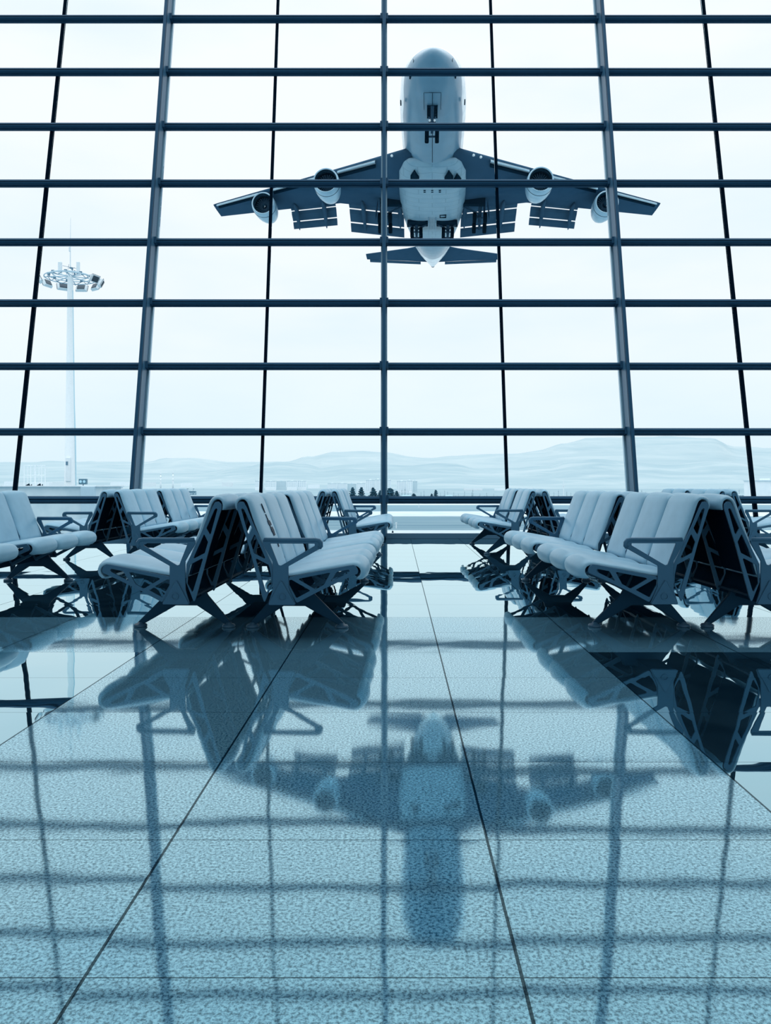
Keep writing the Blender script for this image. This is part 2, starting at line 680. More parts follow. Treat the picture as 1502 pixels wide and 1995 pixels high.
ring3 = [(cc[0] + .015 * math.cos(t * PI / 16), cc[1] + .015 * math.sin(t * PI / 16)) for t in range(32)]
ME['ring_bolt'] = plate_mesh('ring_bolt', [ring, ring2], .008, .001)
ME['beam'] = None


def leg_mesh():
    out = [(.10, .03), (.262, .172), (.285, .235), (.51, .235), (.515, .185), (.70, .030), (.70, .052), (.535, .222), (.52, .26), (.27, .26), (.235, .20), (.075, .04)]
    out = [(.068, .026), (.098, .022), (.300, .158), (.455, .158), (.692, .022), (.722, .026), (.520, .225), (.50, .262), (.255, .262), (.235, .22)]
    me = plate_mesh('leg', [fillet(out, .006)], .042, .006)
    for v in me.vertices:      # taper towards the feet
        f = min(1, max(.5, .5 + (v.co.z - .03) / .13 * .5))
        v.co.y *= f
    return me


ME['leg'] = leg_mesh()
fp = MB().lathe([(0, .034), (.018, .034), (.022, .024), (.040, .020), (.046, .012), (.046, .005), (.042, 0), (0, 0)], 20)
ME['foot'] = fp.me('foot')
for k in ('seat', 'backrest', 'armrest_pad', 'foot'):
    for p in ME[k].polygons:
        p.use_smooth = True
MATS = {'seat': LEATHER, 'backrest': LEATHER, 'backrest_shell': SHELL, 'seat_shell': SHELL, 'backrest_frame': PLATE, 'seat_frame': PLATE,
        'armrest': PLATE, 'armrest_pad': PLATE, 'cover_plate': PLATE, 'ring_bolt': PLATE, 'leg': LEGM, 'foot': mat('foot_metal', (.035, .10, .165), rough=.35, spec=.3)}
for k, m in MATS.items():
    ME[k].materials.append(m)


def part(kind, parent, x=0, y=0, z=0):
    o = bpy.data.objects.new(kind, ME[kind])
    COL.objects.link(o)
    o.parent = parent
    o.location = (x, y, z)
    return o


def make_bench(label, group_sizes, gap, inset):
    """bench along local y, facing local +x; y=0 is its middle"""
    t = thing('beam_bench', label, 'bench')
    L = sum(group_sizes) * CW + gap * (len(group_sizes) - 1) + .06
    y = -L / 2 + .03
    for gs in group_sizes:
        part('backrest_frame', t, 0, y - .006)
        part('seat_frame', t, 0, y - .006)
        for i in range(gs):
            b = part('backrest', t, 0, y + CW / 2)
            part('backrest_shell', b)
            s = part('seat', t, 0, y + CW / 2)
            part('seat_shell', s)
            y += CW
            yy = y + (.006 if i == gs - 1 else 0)
            part('backrest_frame', t, 0, yy)
            part('seat_frame', t, 0, yy)
        y += gap
    for sg in (-1, 1):
        a = part('armrest', t, 0, sg * (L / 2 - .012))
        part('armrest_pad', a)
        c = part('cover_plate', a, 0, sg * .012)
        part('ring_bolt', a, 0, sg * .020)
    # beam: three-sided rail the frames sit on, plus two thin tie rods
    mb = MB()
    tr = [(.345, .362), (.425, .222), (.268, .222)]
    mb.loft([[(u, -L / 2 + .02, z) for u, z in tr], [(u, L / 2 - .02, z) for u, z in tr]])
    o = mb.build('beam', BEAMM, t)
    for sg in (-1, 1):
        l = part('leg', t, 0, sg * (L / 2 - inset))
        part('foot', l, .082, 0)
        part('foot', l, .708, 0)
    mb = MB().tube([(.236, -L / 2 + .02, .262), (.236, L / 2 - .02, .262)], .009, 8)
    mb.build('tie_rod', LEGM, t)
    return t, L


def place(t, cx, cy, yaw, facing):
    t.location = (cx, cy, 0)
    t.rotation_euler = (0, 0, -yaw + (0 if facing > 0 else PI))


G = 'rows of back-to-back waiting benches'
LAB = {
    'P1L': 'foremost bench left of the aisle, facing left, its seat tops nearly white',
    'P1R': 'foremost bench left of the aisle, facing the aisle, dark streak mark on its nearest backrest',
    'P2L': 'foremost bench right of the aisle, facing the aisle, beside the black floor slabs',
    'P2R': 'foremost right bench facing away from the aisle, cut by the right photo edge',
    'P3L': 'four-seat bench by the window right of the aisle, facing the aisle',
    'P3R': 'four-seat bench by the window right of the aisle, facing away from the aisle',
    'P4L': 'window-side bench whose back tops peek over the foremost right bench',
    'P4R': 'window-side bench at the far right edge with seats facing right',
    'P5L': 'mid-distance bench on the left facing left, in front of the pale parapet',
    'P5R': 'mid-distance six-seat bench on the left facing right, steel column rising behind it',
    'P6L': 'four-seat bench by the window left of the aisle, facing away from the aisle',
    'P6R': 'four-seat bench by the window left of the aisle, facing the central column and aisle',
    'P7R': 'darker bench cut by the left photo edge, facing right',
}
b6, L6 = make_bench(LAB['P1L'], (3, 3), .28, .36)
b4, L4 = make_bench(LAB['P3L'], (2, 2), .26, .20)
used = {6: False, 4: False}


def bench(key, n, cx, near, yaw, facing):
    src, L = (b6, L6) if n == 6 else (b4, L4)
    o = src if not used[n] else copy_tree(src)
    used[n] = True
    o['label'] = LAB[key]
    o['group'] = G
    place(o, cx, near + L / 2, yaw, facing)
    return o


p1l = bench('P1L', 6, -.975, 5.04, .033, -1)
p1r = bench('P1R', 6, -.970, 5.04, .033, +1)
bench('P2L', 6, 2.175, 5.06, -.004, -1)
bench('P2R', 6, 2.178, 5.06, -.004, +1)
bench('P3L', 4, 2.165, 10.85, .0, -1)
bench('P3R', 4, 2.168, 10.85, .0, +1)
bench('P4L', 4, 4.80, 10.75, .0, -1)
bench('P4R', 4, 4.803, 10.75, .0, +1)
bench('P5L', 6, -3.525, 9.9, .015, -1)
bench('P5R', 6, -3.522, 9.9, .015, +1)
bench('P6L', 4, -.79, 10.75, .01, -1)
bench('P6R', 4, -.787, 10.75, .01, +1)
bench('P7R', 6, -4.00, 5.04, .0, +1)

# dark strokes painting a label's reflection on the first right-facing backrest of the front left pair (nearest seat is the lowest y)
nb = [c for c in bpy.data.objects if c.parent == p1r and c.name.startswith('backrest') and 'frame' not in c.name]
nb = min(nb, key=lambda c: c.location.y)
Pb = resample(BACK_PATH, 44)


def on_back(t, z, lift=.0485):
    k = min(range(8, 44), key=lambda i: abs(Pb[i].y - z))
    d = (Pb[min(k + 1, 43)] - Pb[k - 1]).normalized()
    nn = Vector((-d.y, d.x))
    q = Pb[k] + (Vector((0, 0)) if k in (8, 43) else d * ((z - Pb[k].y) / (d.y if abs(d.y) > .1 else 1)))
    e = lift - .014 * abs(t / (CW / 2)) ** 2.3
    q = q + nn * e
    return (q.x, t, q.y)


mk = MB()


def stroke(pts, w):
    w = [q * 1.7 for q in w]
    prev = None
    for (t, z), ww in zip(pts, w):
        a, b = on_back(t - ww, z), on_back(t + ww, z)
        if prev:
            v = [prev[0], prev[1], b, a]
            vv = [Vector(q) for q in v] + [Vector(q) - Vector((.006, 0, .003)) for q in v]
            mk.add(vv, [(0, 1, 2, 3), (7, 6, 5, 4), (0, 4, 5, 1), (1, 5, 6, 2), (2, 6, 7, 3), (3, 7, 4, 0)])
        prev = (a, b)


stroke([(-.02, .855), (-.008, .82), (.0, .79)], [.001, .005, .002])
stroke([(.004, .782), (.012, .75), (.014, .735)], [.003, .006, .010])
stroke([(.022, .735), (.030, .715), (.034, .700)], [.022, .028, .022])
stroke([(.040, .690), (.048, .665), (.058, .632)], [.022, .028, .012])
stroke([(.012, .70), (.022, .66), (.03, .63)], [.003, .004, .003])
stroke([(.052, .60), (.062, .572), (.070, .552)], [.004, .004, .010])
stroke([(.088, .592), (.082, .572), (.072, .552)], [.010, .005, .004])
mo = mk.build('reflection_mark', REFLMARK, nb)
mo['label'] = 'painted dark reflection streak down the front of the backrest'


# ------------------------------------------------------------------ outdoors: ground, strips, hills
def gz(D):
    pts = [(0, -4), (190, -4), (500, -9), (1500, -14), (2600, -14), (3200, 0)]
    for (a, b), (c, d) in zip(pts, pts[1:]):
        if D <= c:
            return b + (d - b) * (D - a) / (c - a)
    return 0


def px(x, y, D):        # turns a measured bearing into a place at distance D
    return Vector(((x - 751) / 1500 * D, D, 1 + (944 - y) / 1500 * D))


def ground_mat():
    m = bpy.data.materials.new('pale_dry_grass')
    m.use_nodes = True
    nt = m.node_tree
    p = nt.nodes['Principled BSDF']
    p.inputs['Roughness'].default_value = .95
    p.inputs['Specular IOR Level'].default_value = .1
    t = N(nt, 'ShaderNodeTexCoord')
    mp = N(nt, 'ShaderNodeMapping', i_0=t.outputs['Object'])
    mp.inputs['Scale'].default_value = (.02, .25, 1)
    a = N(nt, 'ShaderNodeTexNoise', i_0=mp.outputs[0])
    a.inputs['Scale'].default_value = 1.0
    a.inputs['Detail'].default_value = 6
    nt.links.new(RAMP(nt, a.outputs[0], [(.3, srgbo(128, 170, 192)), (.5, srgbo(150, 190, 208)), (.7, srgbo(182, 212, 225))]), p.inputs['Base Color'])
    return m


vs, fs = [], []
Ds = [14.5, 30, 60, 100, 150, 190, 250, 320, 400, 500, 700, 1000, 1500, 2000, 2600]
Xn = 24
for D in Ds:
    for i in range(Xn + 1):
        vs.append(((i / Xn - .5) * 2 * (300 + D * 1.6), D, gz(D)))
for j in range(len(Ds) - 1):
    for i in range(Xn):
        a = j * (Xn + 1) + i
        fs.append((a, a + 1, a + Xn + 2, a + Xn + 1))
gm = mesh('ground', vs, fs)
gnd = struct(link('ground', gm, ground_mat()))
# ground around and behind the hall so the aeroplane above is lit from below on every side
struct(MB().box(-900, 900, -700, 14.4, -4.4, -4.0).build('ground_around_hall', gnd.data.materials[0]))
ROAD = mat('pale_concrete_paving', (.55, .64, .68), rough=.9, noise=(.2, (.46, .58, .63), .4, .7))


def strip(y0, y1, name):
    return struct(MB().box(-400, 400, y0, y1, gz(y0) - .1, gz(y0) + .05).build(name, ROAD))


strip(70, 83.5, 'service_road')
strip(120, 142, 'taxiway')
strip(186, 200, 'runway_edge')
# field beyond the runway: lighter plain, haze put into its pale colour
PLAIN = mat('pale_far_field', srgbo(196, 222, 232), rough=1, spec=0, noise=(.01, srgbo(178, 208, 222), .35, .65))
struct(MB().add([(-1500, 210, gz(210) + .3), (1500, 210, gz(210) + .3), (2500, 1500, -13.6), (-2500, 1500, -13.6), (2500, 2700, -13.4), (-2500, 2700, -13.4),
                 (-900, 500, -8.6), (900, 500, -8.6)],
                [(0, 1, 7, 6), (6, 7, 2, 3), (3, 2, 4, 5)]).build('far_field', PLAIN))


def interp(pts, x):
    if x <= pts[0][0]:
        return pts[0][1]
    for (a, b), (c, d) in zip(pts, pts[1:]):
        if x <= c:
            t = (x - a) / (c - a)
            t = t * t * (3 - 2 * t)
            return b + (d - b) * t
    return pts[-1][1]


FAR = [(-300, 905), (0, 902), (60, 901), (100, 898), (160, 899), (200, 900), (290, 902), (330, 896), (370, 893), (410, 898), (450, 903), (500, 901), (560, 901), (600, 893), (650, 884), (700, 882), (745, 883), (800, 890), (840, 891), (880, 887), (950, 884), (1000, 884), (1045, 881), (1100, 866), (1150, 857), (1200, 853), (1300, 850), (1380, 853), (1430, 871), (1502, 874), (1800, 880)]
MID = [(-300, 925), (0, 925), (150, 918), (250, 924), (400, 922), (480, 910), (520, 904), (545, 901), (600, 906), (625, 912), (680, 906), (750, 906), (800, 908), (850, 904), (885, 905), (930, 914), (1000, 912), (1060, 908), (1110, 898), (1160, 894), (1220, 899), (1300, 907), (1400, 900), (1502, 908), (1800, 912)]
from mathutils import noise as NZ


def hills(name, ridge, Dr, Dfront, Dback, m, amp):
    vs, fs = [], []
    xs = list(range(-420, 1960, 12))
    nd = 22
    for j in range(nd + 1):
        t = j / nd
        D = Dfront + (Dback - Dfront) * t
        tr = (Dr - Dfront) / (Dback - Dfront)
        for x in xs:
            X = (x - 751) / 1500 * Dr
            top = 1 + (944 - interp(ridge, x)) / 1500 * Dr
            k = min(1, t / tr) if t <= tr else 1 - (t - tr) / (1 - tr)
            k = k * k * (3 - 2 * k)
            nz = NZ.fractal(Vector((X / 900, D / 900, 3.3)), 1.0, 2.0, 5)
            nz2 = NZ.fractal(Vector((X / 260, D / 260, 1.3)), 1.0, 2.0, 4)
            z = -16 + (top + 16) * k * (1 + .0) + (nz * amp + nz2 * amp * .35) * k * (1 - .85 * (1 if abs(t - tr) < .03 else 0)) * (k ** .3)
            vs.append((X * (D / Dr) ** .9, D, z))
    n = len(xs)
    for j in range(nd):
        for i in range(n - 1):
            fs.append((j * n + i, j * n + i + 1, (j + 1) * n + i + 1, (j + 1) * n + i))
    me = mesh(name, vs, fs)
    return struct(link(name, me, m, smooth=True))


def hill_mat(name, c0, c1, c2, sc):
    m = bpy.data.materials.new(name)
    m.use_nodes = True
    nt = m.node_tree
    p = nt.nodes['Principled BSDF']
    p.inputs['Roughness'].default_value = 1
    p.inputs['Specular IOR Level'].default_value = 0
    t = N(nt, 'ShaderNodeTexCoord')
    mp = N(nt, 'ShaderNodeMapping', i_0=t.outputs['Object'])
    mp.inputs['Scale'].default_value = (.0012 * sc, .0020 * sc, .012 * sc)
    a = N(nt, 'ShaderNodeTexNoise', i_0=mp.outputs[0])
    a.inputs['Scale'].default_value = 1.0
    a.inputs['Detail'].default_value = 8
    a.inputs['Roughness'].default_value = .6
    a.inputs['Distortion'].default_value = .8
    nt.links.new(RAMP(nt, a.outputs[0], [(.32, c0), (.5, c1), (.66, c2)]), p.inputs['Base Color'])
    return m


hills('far_hills', FAR, 8200, 5600, 10500, hill_mat('haze_toned_far_hillside', srgbo(200, 226, 236), srgbo(212, 234, 242), srgbo(224, 242, 248), 1), 28)  # distance haze put into the pale hill colour, lightest on this ridge
hills('near_hills', MID, 4600, 2500, 5800, hill_mat('haze_toned_near_hillside', srgbo(190, 218, 230), srgbo(203, 228, 237), srgbo(220, 239, 246), 2), 10)  # haze put into this ridge's colour too, less than on the far one

# ------------------------------------------------------------------ outdoors: left parapet, frames, mast
t = tag(MB().box(-60, -17.35, 46, 50.5, -4, .87).build('concrete_parapet', CONC), 'long pale concrete parapet outside the left windows below the light mast', 'wall')
tt = MB().box(-60, -17.2, 45.85, 50.65, .87, .93).build('coping', WHITEP, t)
MB().box(-18.1, -17.3, 45.7, 46, -4, .87).build('end_pier', mat('grey_pier', (.46, .63, .72), rough=.8), t)
for i, (xa, xb) in enumerate(((47, 60), (69, 81))):
    fr = thing('pipe_frame', ['thin white pipe frame on the parapet, left one of two', 'thin white pipe frame on the parapet, right one beside the mast'][i], 'frame', px(xa, 948, 48) * 1.0, group='pipe frames on the parapet')
    fr.location.z = .93
    w = (xb - xa) / 1500 * 48
    for xx in (0, w):
        for yy in (0, .5):
            MB().tube([(xx, yy, 0), (xx, yy, 1.3)], .022, 6).build('post', WHITEP, fr)
    for zz in (.66, 1.27):
        MB().tube([(0, 0, zz), (w, 0, zz)], .018, 6).tube([(0, .5, zz), (w, .5, zz)], .018, 6).tube([(0, 0, zz), (0, .5, zz)], .018, 6).tube([(w, 0, zz), (w, .5, zz)], .018, 6).build('rail', WHITEP, fr)
    cb = MB()
    for q in range(5):
        cb.box(.05 + q * w / 5.5, .05 + q * w / 5.5 + .05, .1, .2, 0, .05 + .08 * ((q * 7) % 3) / 2)
    cb.build('clamp_row', SHELL, fr)
fl = thing('floodlight', 'small dark twin floodlight box standing on the parapet right of the mast', 'floodlight', (px(162, 0, 47.5).x, 47.5, .93))
bevel(MB().box(-.24, .24, -.12, .12, .08, .42).build('housing', mat('floodlight_housing', (.05, .15, .22), rough=.4), fl), .03)
for sx in (-1, 1):
    lens = MB().lathe([(0, -.02), (.06, -.015), (.085, 0), (0, 0)], 14, 'Y', (sx * .11, -.122, .25)).build('lens', mat('lens_glass', (.35, .6, .72), rough=.2), fl)
MB().tube([(0, 0, 0), (0, 0, .1)], .03, 8).build('stem', GREYM, fl)

MX, MD = (137 - 751) / 1500 * 54, 54
mast = thing('light_mast', 'tall tapering white mast with a ring of floodlights and a whip antenna', 'mast', (MX, MD, -4))
hr = 1 + (944 - 537) / 1500 * 54 + 3.95      # ring height above the ground
MB().lathe([(.46, 0), (.40, 5), (.30, hr * .55), (.19, hr - .2), (.17, hr + .4), (.12, hr + .5)], 24).build('pole', mat('white_mast_paint', (.90, .95, .97), rough=.5), mast, True)
dr = bevel(MB().box(-.16, .20, -.46, -.36, 5.2, 6.9).build('access_door', WHITEP, mast), .08, 3)
MB().box(-.12, .02, -.50, -.455, 6.35, 6.6).build('latch', GREYM, dr)
cable = MB().tube([(.43, -.05, 4), (.39, -.05, 8), (.30, -.05, hr * .55), (.19, -.04, hr - 1)], .035, 6).build('cable', mat('pale_blue_conduit', (.5, .75, .85), rough=.6), mast)
rg = MB()
for R, z in ((1.45, hr), (1.7, hr - .12), (1.15, hr + .08)):
    n = 40
    pts = [(R * math.cos(2 * PI * i / n), R * math.sin(2 * PI * i / n), z) for i in range(n + 1)]
    rg.tube(pts, .035, 6, False)
for i in range(8):
    a = 2 * PI * i / 8 + .2
    rg.tube([(.15 * math.cos(a), .15 * math.sin(a), hr), (1.75 * math.cos(a), 1.75 * math.sin(a), hr - .12)], .035, 6)
rg.build('ring_platform', mat('ring_steel', (.45, .62, .72), rough=.5), mast)
cb = MB()
random.seed(3)
for i in range(9):
    a = 2 * PI * i / 9
    p0 = Vector((1.4 * math.cos(a), 1.4 * math.sin(a), hr - .03))
    p1 = Vector((1.5 * math.cos(a + .6), 1.5 * math.sin(a + .6), hr - .05))
    m = (p0 + p1) / 2 + Vector((0, 0, -.18 - .1 * random.random()))
    cb.tube([p0, p0.lerp(m, .6), m, m.lerp(p1, .4), p1], .022, 5)
    cb.box(p0.x - .09, p0.x + .09, p0.y - .06, p0.y + .06, hr - .02, hr + .1)
cb.build('cable_loops', GREYM, mast)
LAMPG = mat('lamp_louvre', (.012, .05, .085), rough=.35)
for i in range(7):
    a = math.radians(-18 + 36 * i)
    c = Vector((1.95 * math.cos(a), 1.95 * math.sin(a), hr - .28))
    mt = Matrix.Translation(c) @ Matrix.Rotation(a - PI / 2, 4, 'Z') @ Matrix.Rotation(math.radians(-28), 4, 'X')
    # housing: tapered shallow box with a perforated rim; dark louvred face looks outward and down
    h = MB()
    h.add([mt @ Vector(q) for q in [(-.34, -.05, -.24), (.34, -.05, -.24), (.42, .18, -.26), (-.42, .18, -.26), (-.30, -.05, .22), (.30, -.05, .22), (.38, .18, .26), (-.38, .18, .26)]],
          [(0, 1, 2, 3), (4, 7, 6, 5), (0, 4, 5, 1), (1, 5, 6, 2), (2, 6, 7, 3), (3, 7, 4, 0)])
    fo = h.build('floodlight_head', WHITEP, mast)
    g = MB()
    g.box(-.30, .30, .185, .20, -.20, .20, mt)
    for q in range(5):
        g.box(-.30, .30, .20, .235, -.18 + q * .085, -.165 + q * .085, mt)
    g.box(-.27, .27, -.085, -.055, -.18, .17, mt)
    g.build('louvre', LAMPG, fo)
    k = MB()
    for q in range(9):
        k.box(-.40 + q * .095, -.37 + q * .095, .12, .15, .255, .30, mt)
        k.box(-.44, -.41, .12, .15, -.22 + q * .055, -.195 + q * .055, mt)
        k.box(.41, .44, .12, .15, -.22 + q * .055, -.195 + q * .055, mt)
    k.build('cooling_studs', LAMPG, fo)
for sx, w in ((-.72, .26), (.55, .22)):
    bevel(MB().box(sx - w / 2, sx + w / 2, -.1, .1, hr + .1, hr + 1.02).build('antenna_panel', WHITEP, mast), .05)
MB().tube([(-.55, 0, hr + .75), (.42, 0, hr + .55)], .014, 5).tube([(-.3, 0, hr + .1), (-.15, 0, hr + .5), (-.1, 0, hr + .85)], .014, 5).tube([(.05, 0, hr + .5), (.3, 0, hr + .62)], .014, 5).build('antenna_arm', GREYM, mast)
MB().box(-.03, .16, -.09, .09, hr + .25, hr + .62).tube([(.3, 0, hr + .1), (.3, 0, hr + .4)], .06, 8).build('equipment_box', GREYM, mast)
MB().tube([(.0, 0, hr + .4), (0, 0, hr + 2.1), (.02, 0, hr + 4.1)], [.045, .03, .010], 6).tube([(-.04, 0, hr + 1.75), (-.04, 0, hr + 2.05)], .07, 6).build('whip_antenna', WHITEP, mast)

# ------------------------------------------------------------------ buildings
WINB = mat('far_window_blue', (.42, .58, .66), rough=.6)
GREYB = mat('pale_grey_render', (.58, .72, .78), rough=.8)  # greyer render colour than the white blocks


def block(name, label, x0, x1, ytop, ybot, D, floors, cols, cat='building', wall=WHITEB, roofbox=True, depth=None, group=None):
    a, b = px(x0, ytop, D), px(x1, ybot, D)
    w = b.x - a.x
    h = a.z - b.z
    dp = depth or max(8, w * .45)
    t = thing(name, label, cat, ((a.x + b.x) / 2, D, b.z), group=group)
    MB().box(-w / 2, w / 2, 0, dp, -6, h).build('wall', wall, t)
    if cols:
        wm = MB()
        for r in range(floors):
            for c in range(cols):
                xx = -w / 2 + w * (c + .5) / cols
                zz = h * (r + .45) / floors
                wm.box(xx - w / cols * .24, xx + w / cols * .24, -.15, .02, zz, zz + h / floors * .42)
        wm.build('windows', WINB, t)['kind'] = 'stuff'
    if roofbox:
        MB().box(-w * .5 - .2, w * .5 + .2, -.3, dp + .3, h, h + h * .04).build('roof_edge', GREYB, t)
        MB().box(-w * .12, w * .1, dp * .3, dp * .6, h + h * .04, h + h * .14).build('roof_hut', wall, t)
    return t


block('apartment_building', 'leftmost low pale block on the far plain, half behind the thin mullion', 497, 512, 937, 949, 1500, 4, 4)
block('apartment_building', 'low pale block with grey right wing right of the thin mullion', 517, 537, 937.5, 949, 1500, 4, 6)
block('apartment_building', 'grey-blue middle block of the low row on the far plain', 538, 557, 938, 949, 1520, 4, 5, wall=GREYB)
block('apartment_building', 'pale twin-entrance block of the low row on the far plain', 559, 578, 937.5, 949, 1500, 5, 6)
block('apartment_building', 'rightmost pale block of the low row on the far plain', 580, 596, 937.5, 949, 1510, 5, 4)
block('apartment_building', 'long white block with dark top windows left of the towers', 638, 656, 942, 956, 1300, 5, 8)
block('apartment_building', 'long white block second in the row left of the towers', 657, 676, 942, 957, 1310, 6, 8)
block('apartment_building', 'greyer block third in the row left of the towers', 677, 694, 943, 958, 1320, 6, 6, wall=GREYB)
block('apartment_building', 'white block touching the first tower from the left', 695, 712, 942, 958, 1300, 6, 6)
block('apartment_tower', 'pale tower block with a blue-grey stair strip left of central column', 713, 730, 936, 957, 1250, 9, 5)
block('apartment_tower', 'white tower block directly left of the central column', 731, 742, 935, 957, 1240, 9, 4)
block('apartment_tower', 'slim white tower just right of the central column', 755, 762, 936, 957, 1260, 9, 3)
block('apartment_tower', 'pale balconied tower right of the central column, left of a taller neighbour', 773, 792, 938, 956, 1250, 8, 6)
block('apartment_tower', 'tall white tower with grey right side right of the central column', 793, 803, 937, 957, 1230, 8, 3)
block('apartment_tower', 'grey tower at the right end of the town', 804, 813, 938, 957, 1245, 8, 3, wall=GREYB)
block('white_building', 'white flat-roofed building with dark square windows beyond the parapet end', 184, 212, 949, 972, 150, 0, 0)
o = bpy.data.objects.get('white_building')
for i in range(2):
    MB().box(-1.4 + i * 3.4 - .2, -1.4 + i * 3.4 + .25, -.12, .1, .9, 1.5).build('window', SHELL, o)
block('white_building', 'white box-shaped building at the right photo edge beyond the glass', 1476, 1530, 937, 973, 210, 0, 0, wall=WHITEB)
block('white_building', 'low white shed with a row of tiny windows left of the right edge building', 1405, 1474, 964, 974, 230, 1, 14)
random.seed(11)
lows = [(8, 30, 938), (35, 50, 940), (60, 95, 939), (102, 128, 939), (215, 262, 939), (272, 300, 940), (352, 372, 941), (432, 452, 940), (600, 622, 944), (905, 940, 951), (965, 995, 952), (1010, 1040, 951)]
FARL = ['far tiny low building at the left photo edge above the parapet', 'far tiny low building between the thin mullion and the pipe frames', 'far tiny low building seen behind the pipe frames',
        'far tiny low building just left of the white mast', 'far tiny low building left of the wide left steel column', 'far tiny low building just right of the wide left steel column',
        'far tiny low building between the minarets and the sign board', 'far tiny low building right of the sign board', 'far tiny low building between the low apartment row and the long white blocks',
        'far tiny low building above the aisle, left of the right thin mullion', 'far tiny low building hidden in part by the right thin mullion', 'far tiny low building right of the right thin mullion']
for i, (a, b, y) in enumerate(lows):
    block('farm_building', FARL[i], a, b, y, y + 3, 1900, 0, 0, roofbox=False, group='low buildings on the far plain', wall=WHITEP if i % 2 else WHITEB)
for i, (x, yt) in enumerate(((313, 916), (337, 913.5))):
    D = 1450
    b = px(x, 951, D)
    H = (951 - yt) / 1500 * D
    mt_ = thing('minaret', ['left one of two slender white minarets on the far plain', 'right one of two slender white minarets on the far plain'][i], 'minaret', b, group='pair of minarets')
    MB().lathe([(1.5, 0), (1.5, H * .25), (1.2, H * .3), (1.1, H * .74)], 12).build('shaft', WHITEP, mt_, True)
    for zz in (.42, .6):
        MB().lathe([(1.1, H * zz - .6), (1.9, H * zz), (1.9, H * zz + .9), (1.1, H * zz + .9)], 12).build('balcony', WHITEP, mt_)
    MB().lathe([(1.2, H * .74), (.9, H * .8), (0, H)], 12).build('spire', WHITEP, mt_, True)

# two low roofs and a chimney-like pole
for x, w, lab in ((792, 36, 'low pitched roof of a house behind the pines right of the column'), (876, 26, 'small pitched-roof house half hidden by bare trees')):
    b = px(x, 972, 330)
    t = thing('house', lab, 'house', b)
    hw = w / 1500 * 330 / 2
    MB().box(-hw * .9, hw * .9, 0, 6, -1, .35).build('wall', WHITEB, t)
    MB().add([(-hw, -.5, .35), (hw, -.5, .35), (hw, 6.5, .35), (-hw, 6.5, .35), (-hw * .4, 3, 1.6), (hw * .4, 3, 1.6)], [(0, 1, 5, 4), (1, 2, 5), (2, 3, 4, 5), (3, 0, 4), (0, 3, 2, 1)]).build('roof', mat('roof_grey', (.35, .55, .65), rough=.8), t)
b = px(1098, 972, 320)
t = thing('pole', 'slim white pole beyond the bare trees right of the aisle benches', 'pole', b)
MB().tube([(0, 0, 0), (0, 0, 7.6)], [.22, .12], 8).build('shaft', WHITEP, t)
MB().box(-.35, .35, -.2, .2, 5.2, 5.8).build('lamp_head', WHITEP, t)

# sign board on a post
b = px(370, 972, 300)
sg = thing('sign_board', 'dark lettering sign on a post seen between the left benches', 'sign', b)
MB().box(-.16, .16, -.1, .1, -1, 3.1).build('post', GREYM, sg)
bd = MB().box(-2.5, 2.5, -.06, .06, 1.6, 3.0).build('board', mat('sign_face', (.06, .17, .25), rough=.6), sg)
tcv = bpy.data.curves.new('letters', 'FONT')
tcv.body = 'Haberal'
tcv.size = 1.55
tcv.extrude = .03
tcv.align_x = 'CENTER'
to = bpy.data.objects.new('tmp', tcv)
COL.objects.link(to)
dg = bpy.context.evaluated_depsgraph_get()
dg.update()
tm = bpy.data.meshes.new_from_object(to.evaluated_get(dg))
bpy.data.objects.remove(to)
tm.transform(Matrix.Translation((0, -.09, 1.75)) @ Matrix.Rotation(PI / 2, 4, 'X'))
tm.materials.clear()
link('letters', tm, mat('sign_letters', (.55, .75, .84), rough=.6), bd)
MB().tube([(-1.2, 0, 3.0), (-.9, -.5, 3.9)], .06, 6).tube([(1.2, 0, 3.0), (1.6, -.5, 3.9)], .06, 6).box(-1.1, -.4, -.6, -.4, 3.8, 4.0).box(1.3, 1.8, -.6, -.4, 3.8, 4.0).build('sign_lamp', GREYM, sg)

# marker posts by the service road, dark box
for x, D, h, lab in ((772, 88, .55, 'short white marker post on the grass right of the central column'), (816, 168, 1.0, 'thin white marker post on the far grass strip')):
    b = px(x, 0, D)
    t = thing('marker_post', lab, 'post', (b.x, D, gz(D)))
    MB().tube([(0, 0, 0), (0, 0, h)], .06, 8).build('shaft', WHITEP, t)
    MB().box(-.09, .09, -.09, .09, h, h + .12).build('reflector', WHITEP, t)
b = px(765, 0, 79)
t = thing('ground_light', 'tiny dark airfield light box on the pale service road', 'light', (b.x, 79, gz(79) + .05))
MB().box(-.09, .09, -.08, .08, 0, .12).build('base', SHELL, t)
MB().lathe([(.07, .12), (.06, .2), (0, .22)], 10).build('lamp', SHELL, t)

# ------------------------------------------------------------------ trees
PINE = mat('dark_pine_foliage', (.022, .085, .135), rough=.9, spec=.1, noise=(2, (.05, .13, .18), .4, .7))
BARK = mat('grey_bark', (.15, .25, .31), rough=.9)
BRANCH = mat('pale_bare_branches', (.26, .38, .44), rough=.9)


